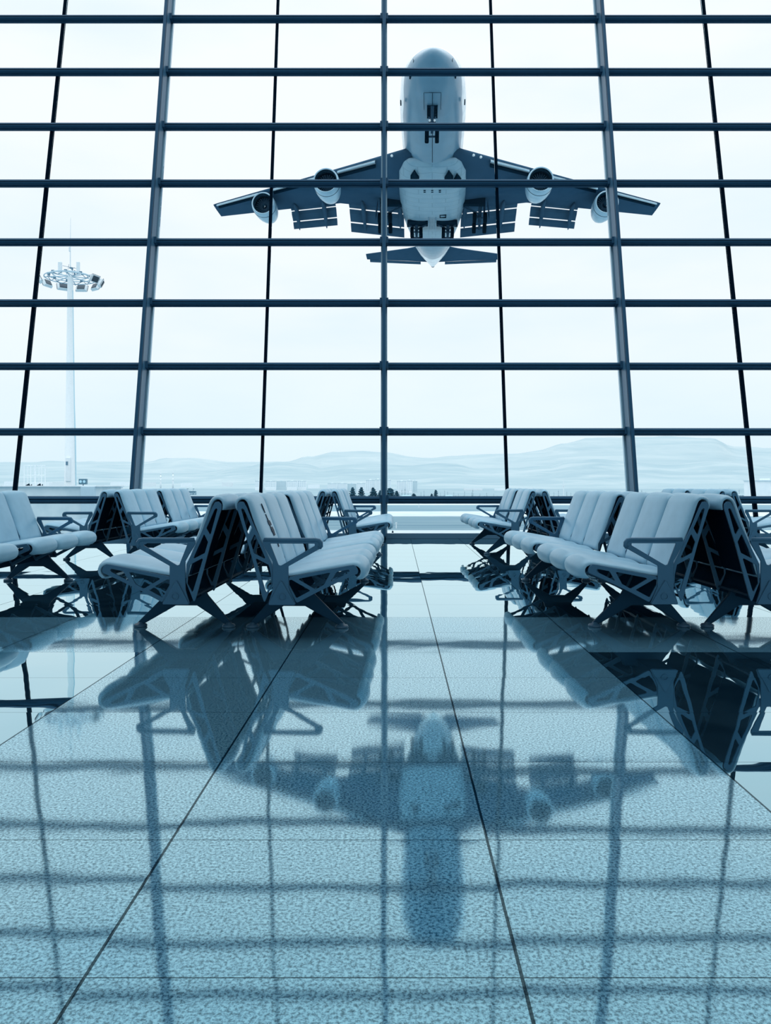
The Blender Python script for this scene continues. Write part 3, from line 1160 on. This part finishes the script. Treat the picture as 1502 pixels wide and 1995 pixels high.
def conifer(label, x, ytop, D, wpx, seed, shape=1.0):
    rnd = random.Random(seed)
    base = px(x, 0, D)
    zb = gz(D) + .3
    H = (1 + (944 - ytop) / 1500 * D) - zb
    W = wpx / 1500 * D * .72
    t = thing('pine_tree', label, 'tree', (base.x, D, zb))
    MB().tube([(0, 0, 0), (0, 0, H * .5), (.05, 0, H * .92)], [.22, .14, .03], 6).build('trunk', BARK, t)
    mb = MB()
    for i in range(520):
        z = rnd.uniform(.12, 1)
        env = W * ((1 - z) ** shape * 1.0 + .06) * (1.0 if z > .2 else .75)
        lay = .72 + .28 * math.cos(z * 38)
        r = env * lay * math.sqrt(rnd.random())
        a = rnd.uniform(0, 2 * PI)
        s = rnd.uniform(.25, .55) * W * .38
        c = Vector((r * math.cos(a), r * math.sin(a), z * H))
        u = Vector((rnd.gauss(0, 1), rnd.gauss(0, 1), rnd.gauss(0, .5))).normalized() * s
        v = Vector((rnd.gauss(0, 1), rnd.gauss(0, 1), rnd.gauss(0, .7))).normalized() * s
        w = Vector((0, 0, s * .5))
        mb.add([c - u, c + u, c + v, c + w], [(0, 1, 2), (0, 3, 1), (1, 3, 2), (2, 3, 0)])
    mb.build('foliage', PINE, t)
    return t


PT = [('dark pine with an open pointed crown, leftmost of the window pines', 687, 950, 16, .8), ('dark pine with a forked top, second from the left by the column', 704, 950, 17, .8),
      ('tall dark spiky pine left of the central column', 727, 951, 20, .9), ('dark pine half hidden by the left side of the central column', 741, 956, 14, .7),
      ('broad dark leaning pine just right of the central column', 760, 952, 22, .5), ('small round dark tree right of the broad pine', 773, 957, 12, .5),
      ('small bushy dark tree in the bare scrub right of the column', 806, 962, 12, .6), ('tall narrow dark cypress shape among the bare trees', 849, 955, 10, .45),
      ('low dark bush left beside the narrow cypress', 841, 962, 8, .6), ('dark low tree close to the right benches', 836, 965, 9, .6)]
for i, (lab, x, yt, w, sh) in enumerate(PT[:9]):
    conifer(lab, x, yt, 420 + (i * 13) % 40, w, 20 + i, sh)

rnd = random.Random(5)
mbt = MB()
for i in range(34):
    z = rnd.uniform(.5, 6.5)
    a = rnd.uniform(0, 2 * PI)
    l = rnd.uniform(.8, 2.2) * (1.15 - z / 9)
    mbt.tube([(0, 0, z), (l * .25 * math.cos(a), l * .25 * math.sin(a), z + l * .6), (l * .4 * math.cos(a), l * .4 * math.sin(a), z + l * 1.3)], [.05, .035, .02], 4)
tree0 = thing('bare_tree', 'slender leafless pale tree in the hazy row beyond the airfield grass', 'tree', group='bare trees beyond the airfield')
MB().tube([(0, 0, 0), (.05, 0, 4), (0, 0, 8.4)], [.16, .10, .03], 6).build('trunk', BRANCH, tree0)
mbt.build('branches', BRANCH, tree0)
spots = [(778, 955), (783, 951), (789, 949), (795, 953), (820, 957), (826, 953), (858, 958), (866, 953), (872, 956), (884, 957), (893, 960), (905, 955), (919, 957), (921, 951), (935, 960), (948, 958), (962, 960),
         (1063, 958), (1070, 955), (1079, 957), (1088, 953), (1104, 955), (1112, 958), (1121, 956), (1128, 959), (1242, 955), (1250, 952), (1258, 956), (1280, 957), (1386, 950), (1394, 953), (1402, 949), (1411, 952), (1420, 948), (1440, 951), (1465, 949)]
CLUMPS = [(778, 795, 'right beside the central column'), (820, 826, 'behind the small pitched roofs'), (858, 893, 'right of the narrow cypress'), (905, 962, 'left of the right thin mullion'),
          (1063, 1128, 'around the slim white pole'), (1242, 1280, 'right of the wide right steel column'), (1386, 1465, 'near the right photo edge')]
ORD = ['first', 'second', 'third', 'fourth', 'fifth', 'sixth', 'seventh', 'eighth']
spots.sort()
for i, (x, yt) in enumerate(spots):
    D = 400 + (i * 37) % 90
    c = tree0 if i == 0 else copy_tree(tree0)
    b = px(x, yt, D)
    zb = gz(D) + .3
    c.location = (b.x, D, zb)
    s = (b.z - zb) / 8.6
    c.scale = (s, s, s)
    c.rotation_euler = (0, 0, i * 1.7)
    cl_ = [q for q in CLUMPS if q[0] <= x <= q[1]][0]
    k_ = [q[0] for q in spots if cl_[0] <= q[0] <= cl_[1]].index(x)
    c['label'] = 'bare tree, %s from left in the clump %s' % (ORD[k_], cl_[2])

# scrub and hedge line, uncountable
rnd = random.Random(9)
sc = MB()
AV = [q for q in bpy.data.objects if q.parent is None and q.name.split('.')[0] in ('pine_tree', 'house', 'bare_tree', 'pole', 'sign_board')]
for i in range(2600):
    x = rnd.uniform(560, 1480)
    D = rnd.uniform(300, 520)
    p = px(x, 0, D)
    if any(abs(p.x - q.location.x) < 7 + 6 * q.name.startswith('house') and abs(p.y - q.location.y) < 8 + 6 * q.name.startswith('house') for q in AV):
        continue
    s = rnd.uniform(.4, 1.5)
    h = rnd.uniform(.6, 2.6)
    zb = gz(D)
    sc.add([(p.x - s, D, zb), (p.x + s, D, zb), (p.x, D + s, zb), (p.x + rnd.uniform(-.3, .3), D + .2, zb + h)], [(0, 1, 3), (1, 2, 3), (2, 0, 3), (0, 2, 1)])
o = sc.build('scrub', mat('pale_scrub', (.20, .33, .40), rough=.95, spec=.1, noise=(.3, (.34, .46, .52), .4, .6)))
tag(o, 'low pale scrub and hedges covering the ground beyond the airfield', 'scrub')
o['kind'] = 'stuff'
# ------------------------------------------------------------------ the airliner overhead
def plane_paint(name, low, high, zsplit, panel=True, rough=.3, sp=.4, dirt=(.14, .30, .42)):
    m = bpy.data.materials.new(name)
    m.use_nodes = True
    nt = m.node_tree
    p = nt.nodes['Principled BSDF']
    p.inputs['Roughness'].default_value = rough
    p.inputs['Specular IOR Level'].default_value = sp
    t = N(nt, 'ShaderNodeTexCoord')
    s = N(nt, 'ShaderNodeSeparateXYZ', i_0=t.outputs['Object'])
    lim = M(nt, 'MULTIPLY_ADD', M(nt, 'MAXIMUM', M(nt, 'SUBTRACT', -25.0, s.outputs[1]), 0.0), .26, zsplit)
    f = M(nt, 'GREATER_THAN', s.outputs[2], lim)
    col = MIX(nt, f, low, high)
    nz = N(nt, 'ShaderNodeTexNoise', i_0=t.outputs['Object'])
    nz.inputs['Scale'].default_value = .8
    nz.inputs['Detail'].default_value = 6
    col = MIX(nt, RAMP(nt, nz.outputs[0], [(.45, (0, 0, 0)), (.75, (.5, .5, .5))]), col, dirt)
    if panel:
        br = N(nt, 'ShaderNodeTexBrick', i_0=t.outputs['Object'])
        br.inputs['Scale'].default_value = 1
        br.inputs['Brick Width'].default_value = 3.1
        br.inputs['Row Height'].default_value = 1.25
        br.inputs['Mortar Size'].default_value = .065
        br.inputs['Mortar Smooth'].default_value = .3
        br.inputs['Color1'].default_value = (0, 0, 0, 1)
        br.inputs['Color2'].default_value = (0, 0, 0, 1)
        br.inputs['Mortar'].default_value = (1, 1, 1, 1)
        bf = M(nt, 'MULTIPLY', br.outputs['Color'], .35)
        col = MIX(nt, bf, col, (.06, .15, .22))
    nt.links.new(col, p.inputs['Base Color'])
    return m


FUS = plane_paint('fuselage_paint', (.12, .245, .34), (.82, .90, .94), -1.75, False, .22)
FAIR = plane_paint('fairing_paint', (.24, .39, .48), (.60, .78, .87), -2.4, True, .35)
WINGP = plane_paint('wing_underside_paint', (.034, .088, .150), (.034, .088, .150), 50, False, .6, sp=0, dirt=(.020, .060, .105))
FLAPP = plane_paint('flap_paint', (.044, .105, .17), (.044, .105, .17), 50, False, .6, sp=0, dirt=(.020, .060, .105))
SLAT = mat('bright_leading_edge_metal', (.5, .66, .75), rough=.25, metal=.5)
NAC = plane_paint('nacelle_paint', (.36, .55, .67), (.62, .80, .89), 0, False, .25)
DUCT = mat('dark_inlet_duct', (.012, .045, .08), rough=.6, spec=0)
TYRE = mat('black_tyre_rubber', (.002, .009, .017), rough=.8, spec=0)
GEARM = mat('landing_gear_metal', (.025, .07, .12), rough=.6, spec=.05)
BAY = mat('dark_wheel_bay', (.004, .020, .038), rough=.8, spec=0)

pl = thing('airliner', 'four-engined jet airliner seen from below beyond the glass with wheels and flaps down', 'airplane', (5.9, 95.92, 37.65), (-.021, .019, -.061))


def yy(a):
    return a - 34.0


sec = [(1.75, .05, -1.6, -1.45), (1.85, .35, -1.85, -1.2), (2.2, .80, -2.15, -.9), (3.0, 1.35, -2.55, -.4), (4.2, 1.93, -2.9, .35), (6, 2.48, -3.2, 1.35), (8.5, 2.92, -3.42, 2.7), (11.5, 3.17, -3.52, 4.0), (15, 3.25, -3.55, 4.4), (20, 3.25, -3.55, 4.2),
       (25, 3.25, -3.55, 3.4), (32, 3.25, -3.55, 3.25), (42, 3.25, -3.5, 3.25), (48, 3.15, -3.1, 3.25), (53, 2.85, -2.35, 3.25), (58, 2.3, -1.35, 3.15), (62, 1.7, -.45, 2.9), (65, 1.12, .2, 2.5), (67.2, .65, .65, 2.0), (68.5, .35, .9, 1.6), (69.0, .05, 1.15, 1.3)]
rings = []
for a, w, zb_, zt in sec:
    r = []
    zc, hh = (zb_ + zt) / 2, (zt - zb_) / 2
    low = min(hh, w * 1.02) if hh > w else hh
    for k in range(40):
        t = 2 * PI * k / 40
        r.append((w * math.cos(t), yy(a), zc + hh * math.sin(t) if hh <= w * 1.08 else (zb_ + w + w * math.sin(t) if math.sin(t) < 0 else zb_ + w + (zt - zb_ - w) * math.sin(t))))
    rings.append(r)
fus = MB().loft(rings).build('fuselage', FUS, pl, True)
# radome joint, door outlines, blade antennas
jl = MB()
for a, w, zb_, zt in [(3.6, 1.66, -2.68, 1.15)]:
    pts = [(1.012 * w * math.cos(t), yy(a) + .35 * max(0, -math.sin(t)), zb_ + w * 1.0 + 1.015 * w * math.sin(t)) for t in [PI + PI * k / 24 for k in range(25)]]
    jl.tube(pts, .025, 5)
jl.build('radome_joint', BAY, fus)
dl = MB()
for (xa, xb, a0, a1) in ((-.75, .75, 5.2, 7.5),):
    zf = -3.42
    for x in (xa, 0, xb):
        dl.tube([(x, yy(a0), -3.12), (x, yy((a0 + a1) / 2), -3.28), (x, yy(a1), -3.42)], .02, 4)
    dl.tube([(xa, yy(a0), -3.10), (xb, yy(a0), -3.10)], .02, 4)
dl.build('gear_door_outline', BAY, fus)
for a, x in ((4.5, 1.98), (4.5, -1.98), (9, 2.95), (9, -2.95)):
    MB().box(x - .05, x + .05, yy(a), yy(a + .5), -2.0, -1.7).build('probe', BAY, fus)
# centre-line seam
MB().tube([(0, yy(9), -3.50), (0, yy(13), -3.56), (0, yy(18), -3.57)], .025, 4).build('keel_seam', BAY, fus)

# belly fairing
fr = []
for a, w, zb_, wt in [(15.2, .6, -3.56, .5), (17, 2.2, -3.66, 1.6), (19.2, 3.15, -3.85, 2.2), (21.5, 3.72, -4.0, 2.5), (25, 3.9, -4.05, 2.6), (31, 3.9, -4.05, 2.6), (35.5, 3.7, -4.0, 2.5), (38.5, 3.45, -3.8, 2.3), (41, 3.0, -3.6, 2.0), (43.5, 1.6, -3.3, 1.2)]:
    r = []
    zt = -.4 if 19 < a < 39 else -1.6
    if a < 18 or a > 42:
        zt = -2.6
    zc = (zb_ + zt) / 2
    hh = (zt - zb_) / 2
    for k in range(32):
        t = 2 * PI * k / 32
        c, s_ = math.cos(t), math.sin(t)
        e = .72
        xo = w * math.copysign(abs(c) ** e, c)
        r.append((xo, yy(a) + max(0, 1 - abs(xo) / 3.6) * 3.4 * max(0, min(1, (23 - a) / 6)), zc + hh * math.copysign(abs(s_) ** e, s_)))
    fr.append(r)
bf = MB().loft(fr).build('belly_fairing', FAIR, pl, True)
for x, a in ((-1.85, 19.6), (1.8, 19.7), (2.7, 20.6)):
    MB().add([(x - .05, yy(a), -4.02), (x + .45, yy(a + 1.3), -4.09), (x - .5, yy(a + 1.3), -4.09), (x - .05, yy(a), -3.6), (x + .45, yy(a + 1.3), -3.6), (x - .5, yy(a + 1.3), -3.6)], [(0, 1, 2), (3, 5, 4), (0, 3, 4, 1), (1, 4, 5, 2), (2, 5, 3, 0)]).build('air_scoop', BAY, bf)
pm = MB()
for x in (-.85, 0, .85):
    for a in (24.0, 24.45):
        pm.box(x - .12, x + .12, yy(a), yy(a + .14), -4.075, -3.9)
pm.box(.9, 1.7, yy(31.5), yy(31.6), -4.08, -3.9).box(.9, 1.7, yy(32.3), yy(32.4), -4.08, -3.9).box(.9, 1.0, yy(31.5), yy(32.4), -4.08, -3.9).box(1.6, 1.7, yy(31.5), yy(32.4), -4.08, -3.9)
pm.build('vent_marks', BAY, bf)


def LE(y):
    return 18.4 + (y - 3.2) * .883


def TE(y):
    return 34.2 + (y - 3.2) * .09 if y < 11.7 else 34.97 + (y - 11.7) * (46.3 - 34.97) / (30.2 - 11.7)


def WZ(y):
    return -2.25 + (y - 3.2) * .139


def foil(y, le, te, z, th, n=12, sgn=1):
    r = []
    c = te - le
    for k in range(n + 1):
        u = .5 - .5 * math.cos(PI * k / n)
        tt_ = th * (2.97 * math.sqrt(u) - 1.26 * u - 3.516 * u * u + 2.843 * u ** 3 - 1.015 * u ** 4) / 2
        r.append((sgn * y, yy(le + u * c), z + tt_ - u * .15))
    for k in range(n - 1, 0, -1):
        u = .5 - .5 * math.cos(PI * k / n)
        tt_ = th * (2.97 * math.sqrt(u) - 1.26 * u - 3.516 * u * u + 2.843 * u ** 3 - 1.015 * u ** 4) / 2
        r.append((sgn * y, yy(le + u * c), z - tt_ * .75 - u * .15))
    return r


for sg in (-1, 1):
    side = 'left' if sg < 0 else 'right'
    st = [foil(y, LE(y), TE(y), WZ(y), th, sgn=sg) for y, th in ((2.2, 2.1), (5, 1.8), (8, 1.5), (11.7, 1.2), (16, .95), (21, .75), (26, .55), (29.6, .42), (30.2, .2))]
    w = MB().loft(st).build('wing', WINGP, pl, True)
    # drooped leading-edge flaps, lighter metal
    for ya, yb in ((6.2, 10.8), (13.2, 20.0), (22.3, 29.4)):
        mb = MB()
        for (q0, q1) in ((ya, yb),):
            v = []
            for q in (q0, q1):
                thk = 1.5 - q * .037
                v += [(sg * q, yy(LE(q) + .15), WZ(q) - .02), (sg * q, yy(LE(q) - .55), WZ(q) - .42), (sg * q, yy(LE(q) - .45), WZ(q) - .55), (sg * q, yy(LE(q) + .35), WZ(q) - .2 - thk * .12)]
            mb.add(v, [(0, 1, 5, 4), (1, 2, 6, 5), (2, 3, 7, 6), (3, 0, 4, 7), (0, 3, 2, 1), (4, 5, 6, 7)])
        mb.build('leading_edge_flap', SLAT, w)
        mb = MB()
        v = []
        for q in (ya, yb):
            thk = 1.5 - q * .037
            v += [(sg * q, yy(LE(q) + .45), WZ(q) - .30 - thk * .16), (sg * q, yy(LE(q) + .85), WZ(q) - .30 - thk * .22), (sg * q, yy(LE(q) + .85), WZ(q) - .1), (sg * q, yy(LE(q) + .45), WZ(q) - .1)]
        mb.add(v, [(0, 1, 5, 4), (1, 2, 6, 5), (2, 3, 7, 6), (3, 0, 4, 7), (0, 3, 2, 1), (4, 5, 6, 7)])
        mb.build('flap_cove', BAY, w)
    # slotted trailing-edge flaps: fore vane, main panel, aft panel
    for ya, yb in ((3.6, 10.6), (12.4, 18.9)):
        for nm, (a0, z0, a1, z1, th) in (('flap_vane', (.15, -.35, 1.0, -.62, .12)), ('main_flap', (1.1, -.72, 2.75, -1.75, .2)), ('aft_flap', (2.85, -1.88, 3.75, -2.75, .12))):
            mb = MB()
            sk = .8 if ya > 11 else 1
            rr = []
            for q in (ya, yb):
                zb0 = WZ(q) - .1 + .45
                y0 = TE(q) - .1
                a0_, a1_, z0_, z1_ = y0 + a0 * sk, y0 + a1 * sk, zb0 + z0 * sk, zb0 + z1 * sk
                dx, dz = a1_ - a0_, z1_ - z0_
                L = math.hypot(dx, dz)
                nx, nz_ = -dz / L * th, dx / L * th
                rr.append([(sg * q, yy(a0_), z0_), (sg * q, yy(a0_ + dx * .3 + nx), z0_ + dz * .3 + nz_), (sg * q, yy(a1_), z1_), (sg * q, yy(a0_ + dx * .3 - nx * .6), z0_ + dz * .3 - nz_ * .6)])
            mb.loft(rr)
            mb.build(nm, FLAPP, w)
    # canoe-shaped flap track fairings
    for q, ln in ((8.7, 5.6), (13.9, 4.8), (17.9, 4.6), (4.0, 3.2)):
        y0 = TE(q) - 2.2
        mb = MB()
        rr = []
        for k in range(11):
            t_ = k / 10
            rad = .36 * math.sin(PI * min(1, max(0.02, t_ * .96 + .02))) ** .6
            yc = y0 + ln * t_
            zc_ = WZ(q) - .45 - max(0, t_ - .35) ** 1.2 * 2.9
            rr.append([(sg * q + rad * .8 * math.cos(2 * PI * j / 12), yy(yc), zc_ + rad * 1.1 * math.sin(2 * PI * j / 12)) for j in range(12)])
        mb.loft(rr).build('flap_track_fairing', FLAPP, w, True)
    # aileron hinge marks near the tip and landing lights in the root
    MB().tube([(sg * 21.8, yy(TE(21.8) - .9), WZ(21.8) - .12), (sg * 27.5, yy(TE(27.5) - .75), WZ(27.5) - .12)], .05, 5).build('aileron_gap', BAY, w)
    for q in (4.3, 5.1):
        MB().lathe([(0, -.12), (.12, -.09), (.16, 0), (0, 0)], 12, 'Y', (sg * q, yy(LE(q)) + .05, WZ(q) - .1)).build('landing_light', WHITEP, w)
    # engines
    for q, a, z in ((11.85, 23.0, -3.25), (21.1, 32.6, -2.05)):
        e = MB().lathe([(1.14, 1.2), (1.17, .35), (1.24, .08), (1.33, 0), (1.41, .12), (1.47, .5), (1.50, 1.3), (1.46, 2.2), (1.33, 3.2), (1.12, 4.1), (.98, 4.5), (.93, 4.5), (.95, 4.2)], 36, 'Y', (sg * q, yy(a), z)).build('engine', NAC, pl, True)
        MB().lathe([(1.13, 1.25), (1.16, .4), (1.225, .1), (1.235, .085), (1.15, .0 + .3), (1.11, 1.25)], 36, 'Y', (sg * q, yy(a), z), True).build('inlet_duct', DUCT, e, True)
        MB().lathe([(0, 1.18), (1.15, 1.18), (1.15, 1.3), (0, 1.3)], 36, 'Y', (sg * q, yy(a), z)).build('fan', BAY, e)
        fm = MB()
        for j in range(24):
            mt = Matrix.Translation((sg * q, yy(a) + 1.12, z)) @ Matrix.Rotation(2 * PI * j / 24, 4, 'Y') @ Matrix.Rotation(.5, 4, 'Z')
            fm.box(-.05, .07, -.01, .01, .3, 1.1, mt)
        fm.build('fan_blades', GEARM, e)['kind'] = 'stuff'
        sp = MB().lathe([(0, .62), (.12, .68), (.24, .9), (.32, 1.16), (0, 1.17)], 20, 'Y', (sg * q, yy(a), z)).build('spinner', DUCT, e, True)
        MB().tube([(sg * q + .05, yy(a) + .70, z - .03), (sg * q + .14, yy(a) + .80, z - .14), (sg * q + .02, yy(a) + .86, z - .24)], [.05, .05, .01], 6).build('spinner_swirl', WHITEP, e)
        MB().lathe([(1.485, .92), (1.512, .94), (1.512, .98), (1.485, 1.0)], 36, 'Y', (sg * q, yy(a), z), True).build('cowl_joint', BAY, e)
        MB().lathe([(.90, 4.1), (.82, 4.6), (.66, 5.3), (.60, 5.35), (.5, 5.1), (0, 6.0)], 28, 'Y', (sg * q, yy(a), z)).build('exhaust_nozzle', GEARM, e, True)
        v = []
        zt = WZ(q) - .1
        y1 = LE(q)
        for x in (-.17, .17):
            v += [(sg * q + x, yy(a + 1.2), z + 1.45), (sg * q + x, yy(y1 + .6), zt + .15), (sg * q + x, yy(y1 + 4.6), zt - .2), (sg * q + x, yy(a + 4.9), z + .7)]
        MB().add(v, [(0, 1, 2, 3), (4, 7, 6, 5), (0, 4, 5, 1), (1, 5, 6, 2), (2, 6, 7, 3), (3, 7, 4, 0)]).build('pylon', NAC, pl)
    # tailplane
    st = [foil(y, le, te, z, th, sgn=sg) for y, le, te, z, th in ((.8, 57.5, 65.8, 1.05, .9), (4, 60.3, 66.2, 1.35, .6), (11.1, 65.2, 67.6, 2.05, .22))]
    tp = MB().loft(st).build('tailplane', WINGP, pl, True)
    MB().loft([[(sg * q, yy(te), z_ - .12), (sg * q, yy(te + .5), z_ - .42), (sg * q, yy(te + .1), z_ - .25)] for q, te, z_ in ((2.0, 65.9, 1.12), (10.6, 67.4, 1.95))]).build('elevator', FLAPP, tp)

fin = MB().loft([[(0, yy(52.5), 3.0), (.38, yy(57), 3.0), (0, yy(65.5), 2.5), (-.38, yy(57), 3.0)], [(0, yy(63.5), 13.2), (.1, yy(65), 13.2), (0, yy(67.5), 13.2), (-.1, yy(65), 13.2)]]).build('tail_fin', FUS, pl)
MB().lathe([(.02, -.3), (.34, -.15), (.30, .35), (.12, .55), (0, .57)], 16, 'Y', (0, yy(68.6), 1.25)).build('tail_cone_outlet', BAY, pl, True)


def wheel(parent, x, a, z, r=.62, w=.42):
    t_ = MB()
    pr = [(r * .55, -w / 2), (r * .9, -w / 2), (r, -w * .32), (r, w * .32), (r * .9, w / 2), (r * .55, w / 2)]
    n = 24
    vs_, fs_ = [], []
    for rr_, h_ in pr:
        for k in range(n):
            th = 2 * PI * k / n
            vs_.append((x + h_, yy(a) + rr_ * math.cos(th), z + rr_ * math.sin(th)))
    for i in range(len(pr) - 1):
        for k in range(n):
            fs_.append((i * n + k, i * n + (k + 1) % n, (i + 1) * n + (k + 1) % n, (i + 1) * n + k))
    fs_.append(tuple(range(n)))
    fs_.append(tuple((len(pr) - 1) * n + k for k in range(n)))
    t_.add(vs_, fs_)
    t_.build('wheel', TYRE, parent, True)


# nose gear
ng = MB().tube([(0, yy(6.9), -3.4), (0, yy(7.7), -5.5)], [.16, .11], 10).tube([(-.55, yy(7.9), -5.68), (.55, yy(7.9), -5.68)], .09, 8).tube([(0, yy(8.6), -3.5), (0, yy(7.5), -4.9)], .07, 8) \
    .tube([(-.3, yy(7.2), -4.2), (0, yy(7.5), -4.95), (.3, yy(7.2), -4.2)], .07, 6).box(-.33, .33, yy(7.3), yy(7.5), -4.75, -4.5).build('nose_gear', GEARM, pl)
wheel(ng, -.46, 7.9, -5.68, .56, .36)
wheel(ng, .46, 7.9, -5.68, .56, .36)
MB().box(-.48, .48, yy(7.0), yy(9.0), -3.47, -3.2).build('nose_gear_bay', BAY, pl)
for sx in (-1, 1):
    MB().box(sx * .50 - .03, sx * .50 + .03, yy(6.9), yy(8.9), -4.1, -3.4).build('gear_door', FUS, pl)
    MB().tube([(sx * .22, yy(7.25), -4.55), (sx * .22, yy(7.1), -4.58)], .1, 10).build('taxi_light', WHITEP, ng)
for sg in (-1, 1):
    # wing gear
    x = sg * 5.75
    g = MB().tube([(x, yy(31.3), -2.6), (x, yy(32.0), -4.75)], [.24, .18], 10).tube([(x, yy(31.4), -4.25), (x, yy(32.8), -5.35)], .15, 8) \
        .tube([(x, yy(31.6), -3.9), (sg * 3.5, yy(31.4), -3.0)], .11, 8).tube([(x, yy(31.9), -4.3), (sg * 4.2, yy(31.2), -3.1)], .07, 8).tube([(x + sg * .5, yy(31.3), -2.7), (x + sg * .55, yy(32.2), -4.1)], .12, 8) \
        .tube([(x - .6, yy(31.55), -4.38), (x + .6, yy(31.55), -4.38)], .09, 8).tube([(x - .6, yy(32.6), -5.25), (x + .6, yy(32.6), -5.25)], .09, 8).build('wing_gear', GEARM, pl)
    for dx in (-.64, .64):
        wheel(g, x + dx, 31.55, -4.38)
        wheel(g, x + dx, 32.6, -5.25)
    MB().box(*(sorted((sg * 3.6, sg * 6.3))), yy(30.4), yy(31.1), -3.15, -2.4).build('wing_gear_bay', BAY, pl)
    MB().add([(sg * 6.55, yy(30.2), -2.6), (sg * 6.65, yy(32.2), -2.6), (sg * 6.9, yy(32.4), -4.3), (sg * 6.8, yy(30.6), -4.3), (sg * 6.63, yy(30.2), -2.6), (sg * 6.73, yy(32.2), -2.6), (sg * 6.98, yy(32.4), -4.3), (sg * 6.88, yy(30.6), -4.3)],
             [(0, 1, 2, 3), (4, 7, 6, 5), (0, 4, 5, 1), (1, 5, 6, 2), (2, 6, 7, 3), (3, 7, 4, 0)]).build('gear_door', WINGP, pl)
    # body gear
    x = sg * 1.98
    g = MB().tube([(x, yy(34.6), -3.6), (x, yy(36.0), -4.8)], [.24, .18], 10).tube([(x, yy(35.3), -4.75), (x, yy(36.8), -5.0)], .15, 8) \
        .tube([(x, yy(35.6), -4.4), (sg * .6, yy(34.6), -4.0)], .12, 8).tube([(x, yy(35.5), -4.4), (sg * 3.0, yy(34.8), -4.0)], .09, 8) \
        .tube([(x - .55, yy(35.35), -4.75), (x + .55, yy(35.35), -4.75)], .09, 8).tube([(x - .55, yy(36.75), -5.0), (x + .55, yy(36.75), -5.0)], .09, 8).build('body_gear', GEARM, pl)
    for dx in (-.56, .56):
        wheel(g, x + dx, 35.35, -4.78)
        wheel(g, x + dx, 36.75, -5.02)
    MB().add([(sg * .55, yy(33.4), -4.09), (sg * 3.1, yy(34.0), -4.05), (sg * 3.2, yy(35.6), -4.03), (sg * .55, yy(35.2), -4.09), (sg * .55, yy(33.4), -3.7), (sg * 3.1, yy(34.0), -3.7), (sg * 3.2, yy(35.6), -3.7), (sg * .55, yy(35.2), -3.7)],
             [(0, 1, 2, 3), (4, 7, 6, 5), (0, 4, 5, 1), (1, 5, 6, 2), (2, 6, 7, 3), (3, 7, 4, 0)]).build('body_gear_bay', BAY, pl)
    MB().box(*(sorted((sg * .42, sg * .50))), yy(32.2), yy(37.2), -4.75, -4.0).build('gear_door', FAIR, pl)
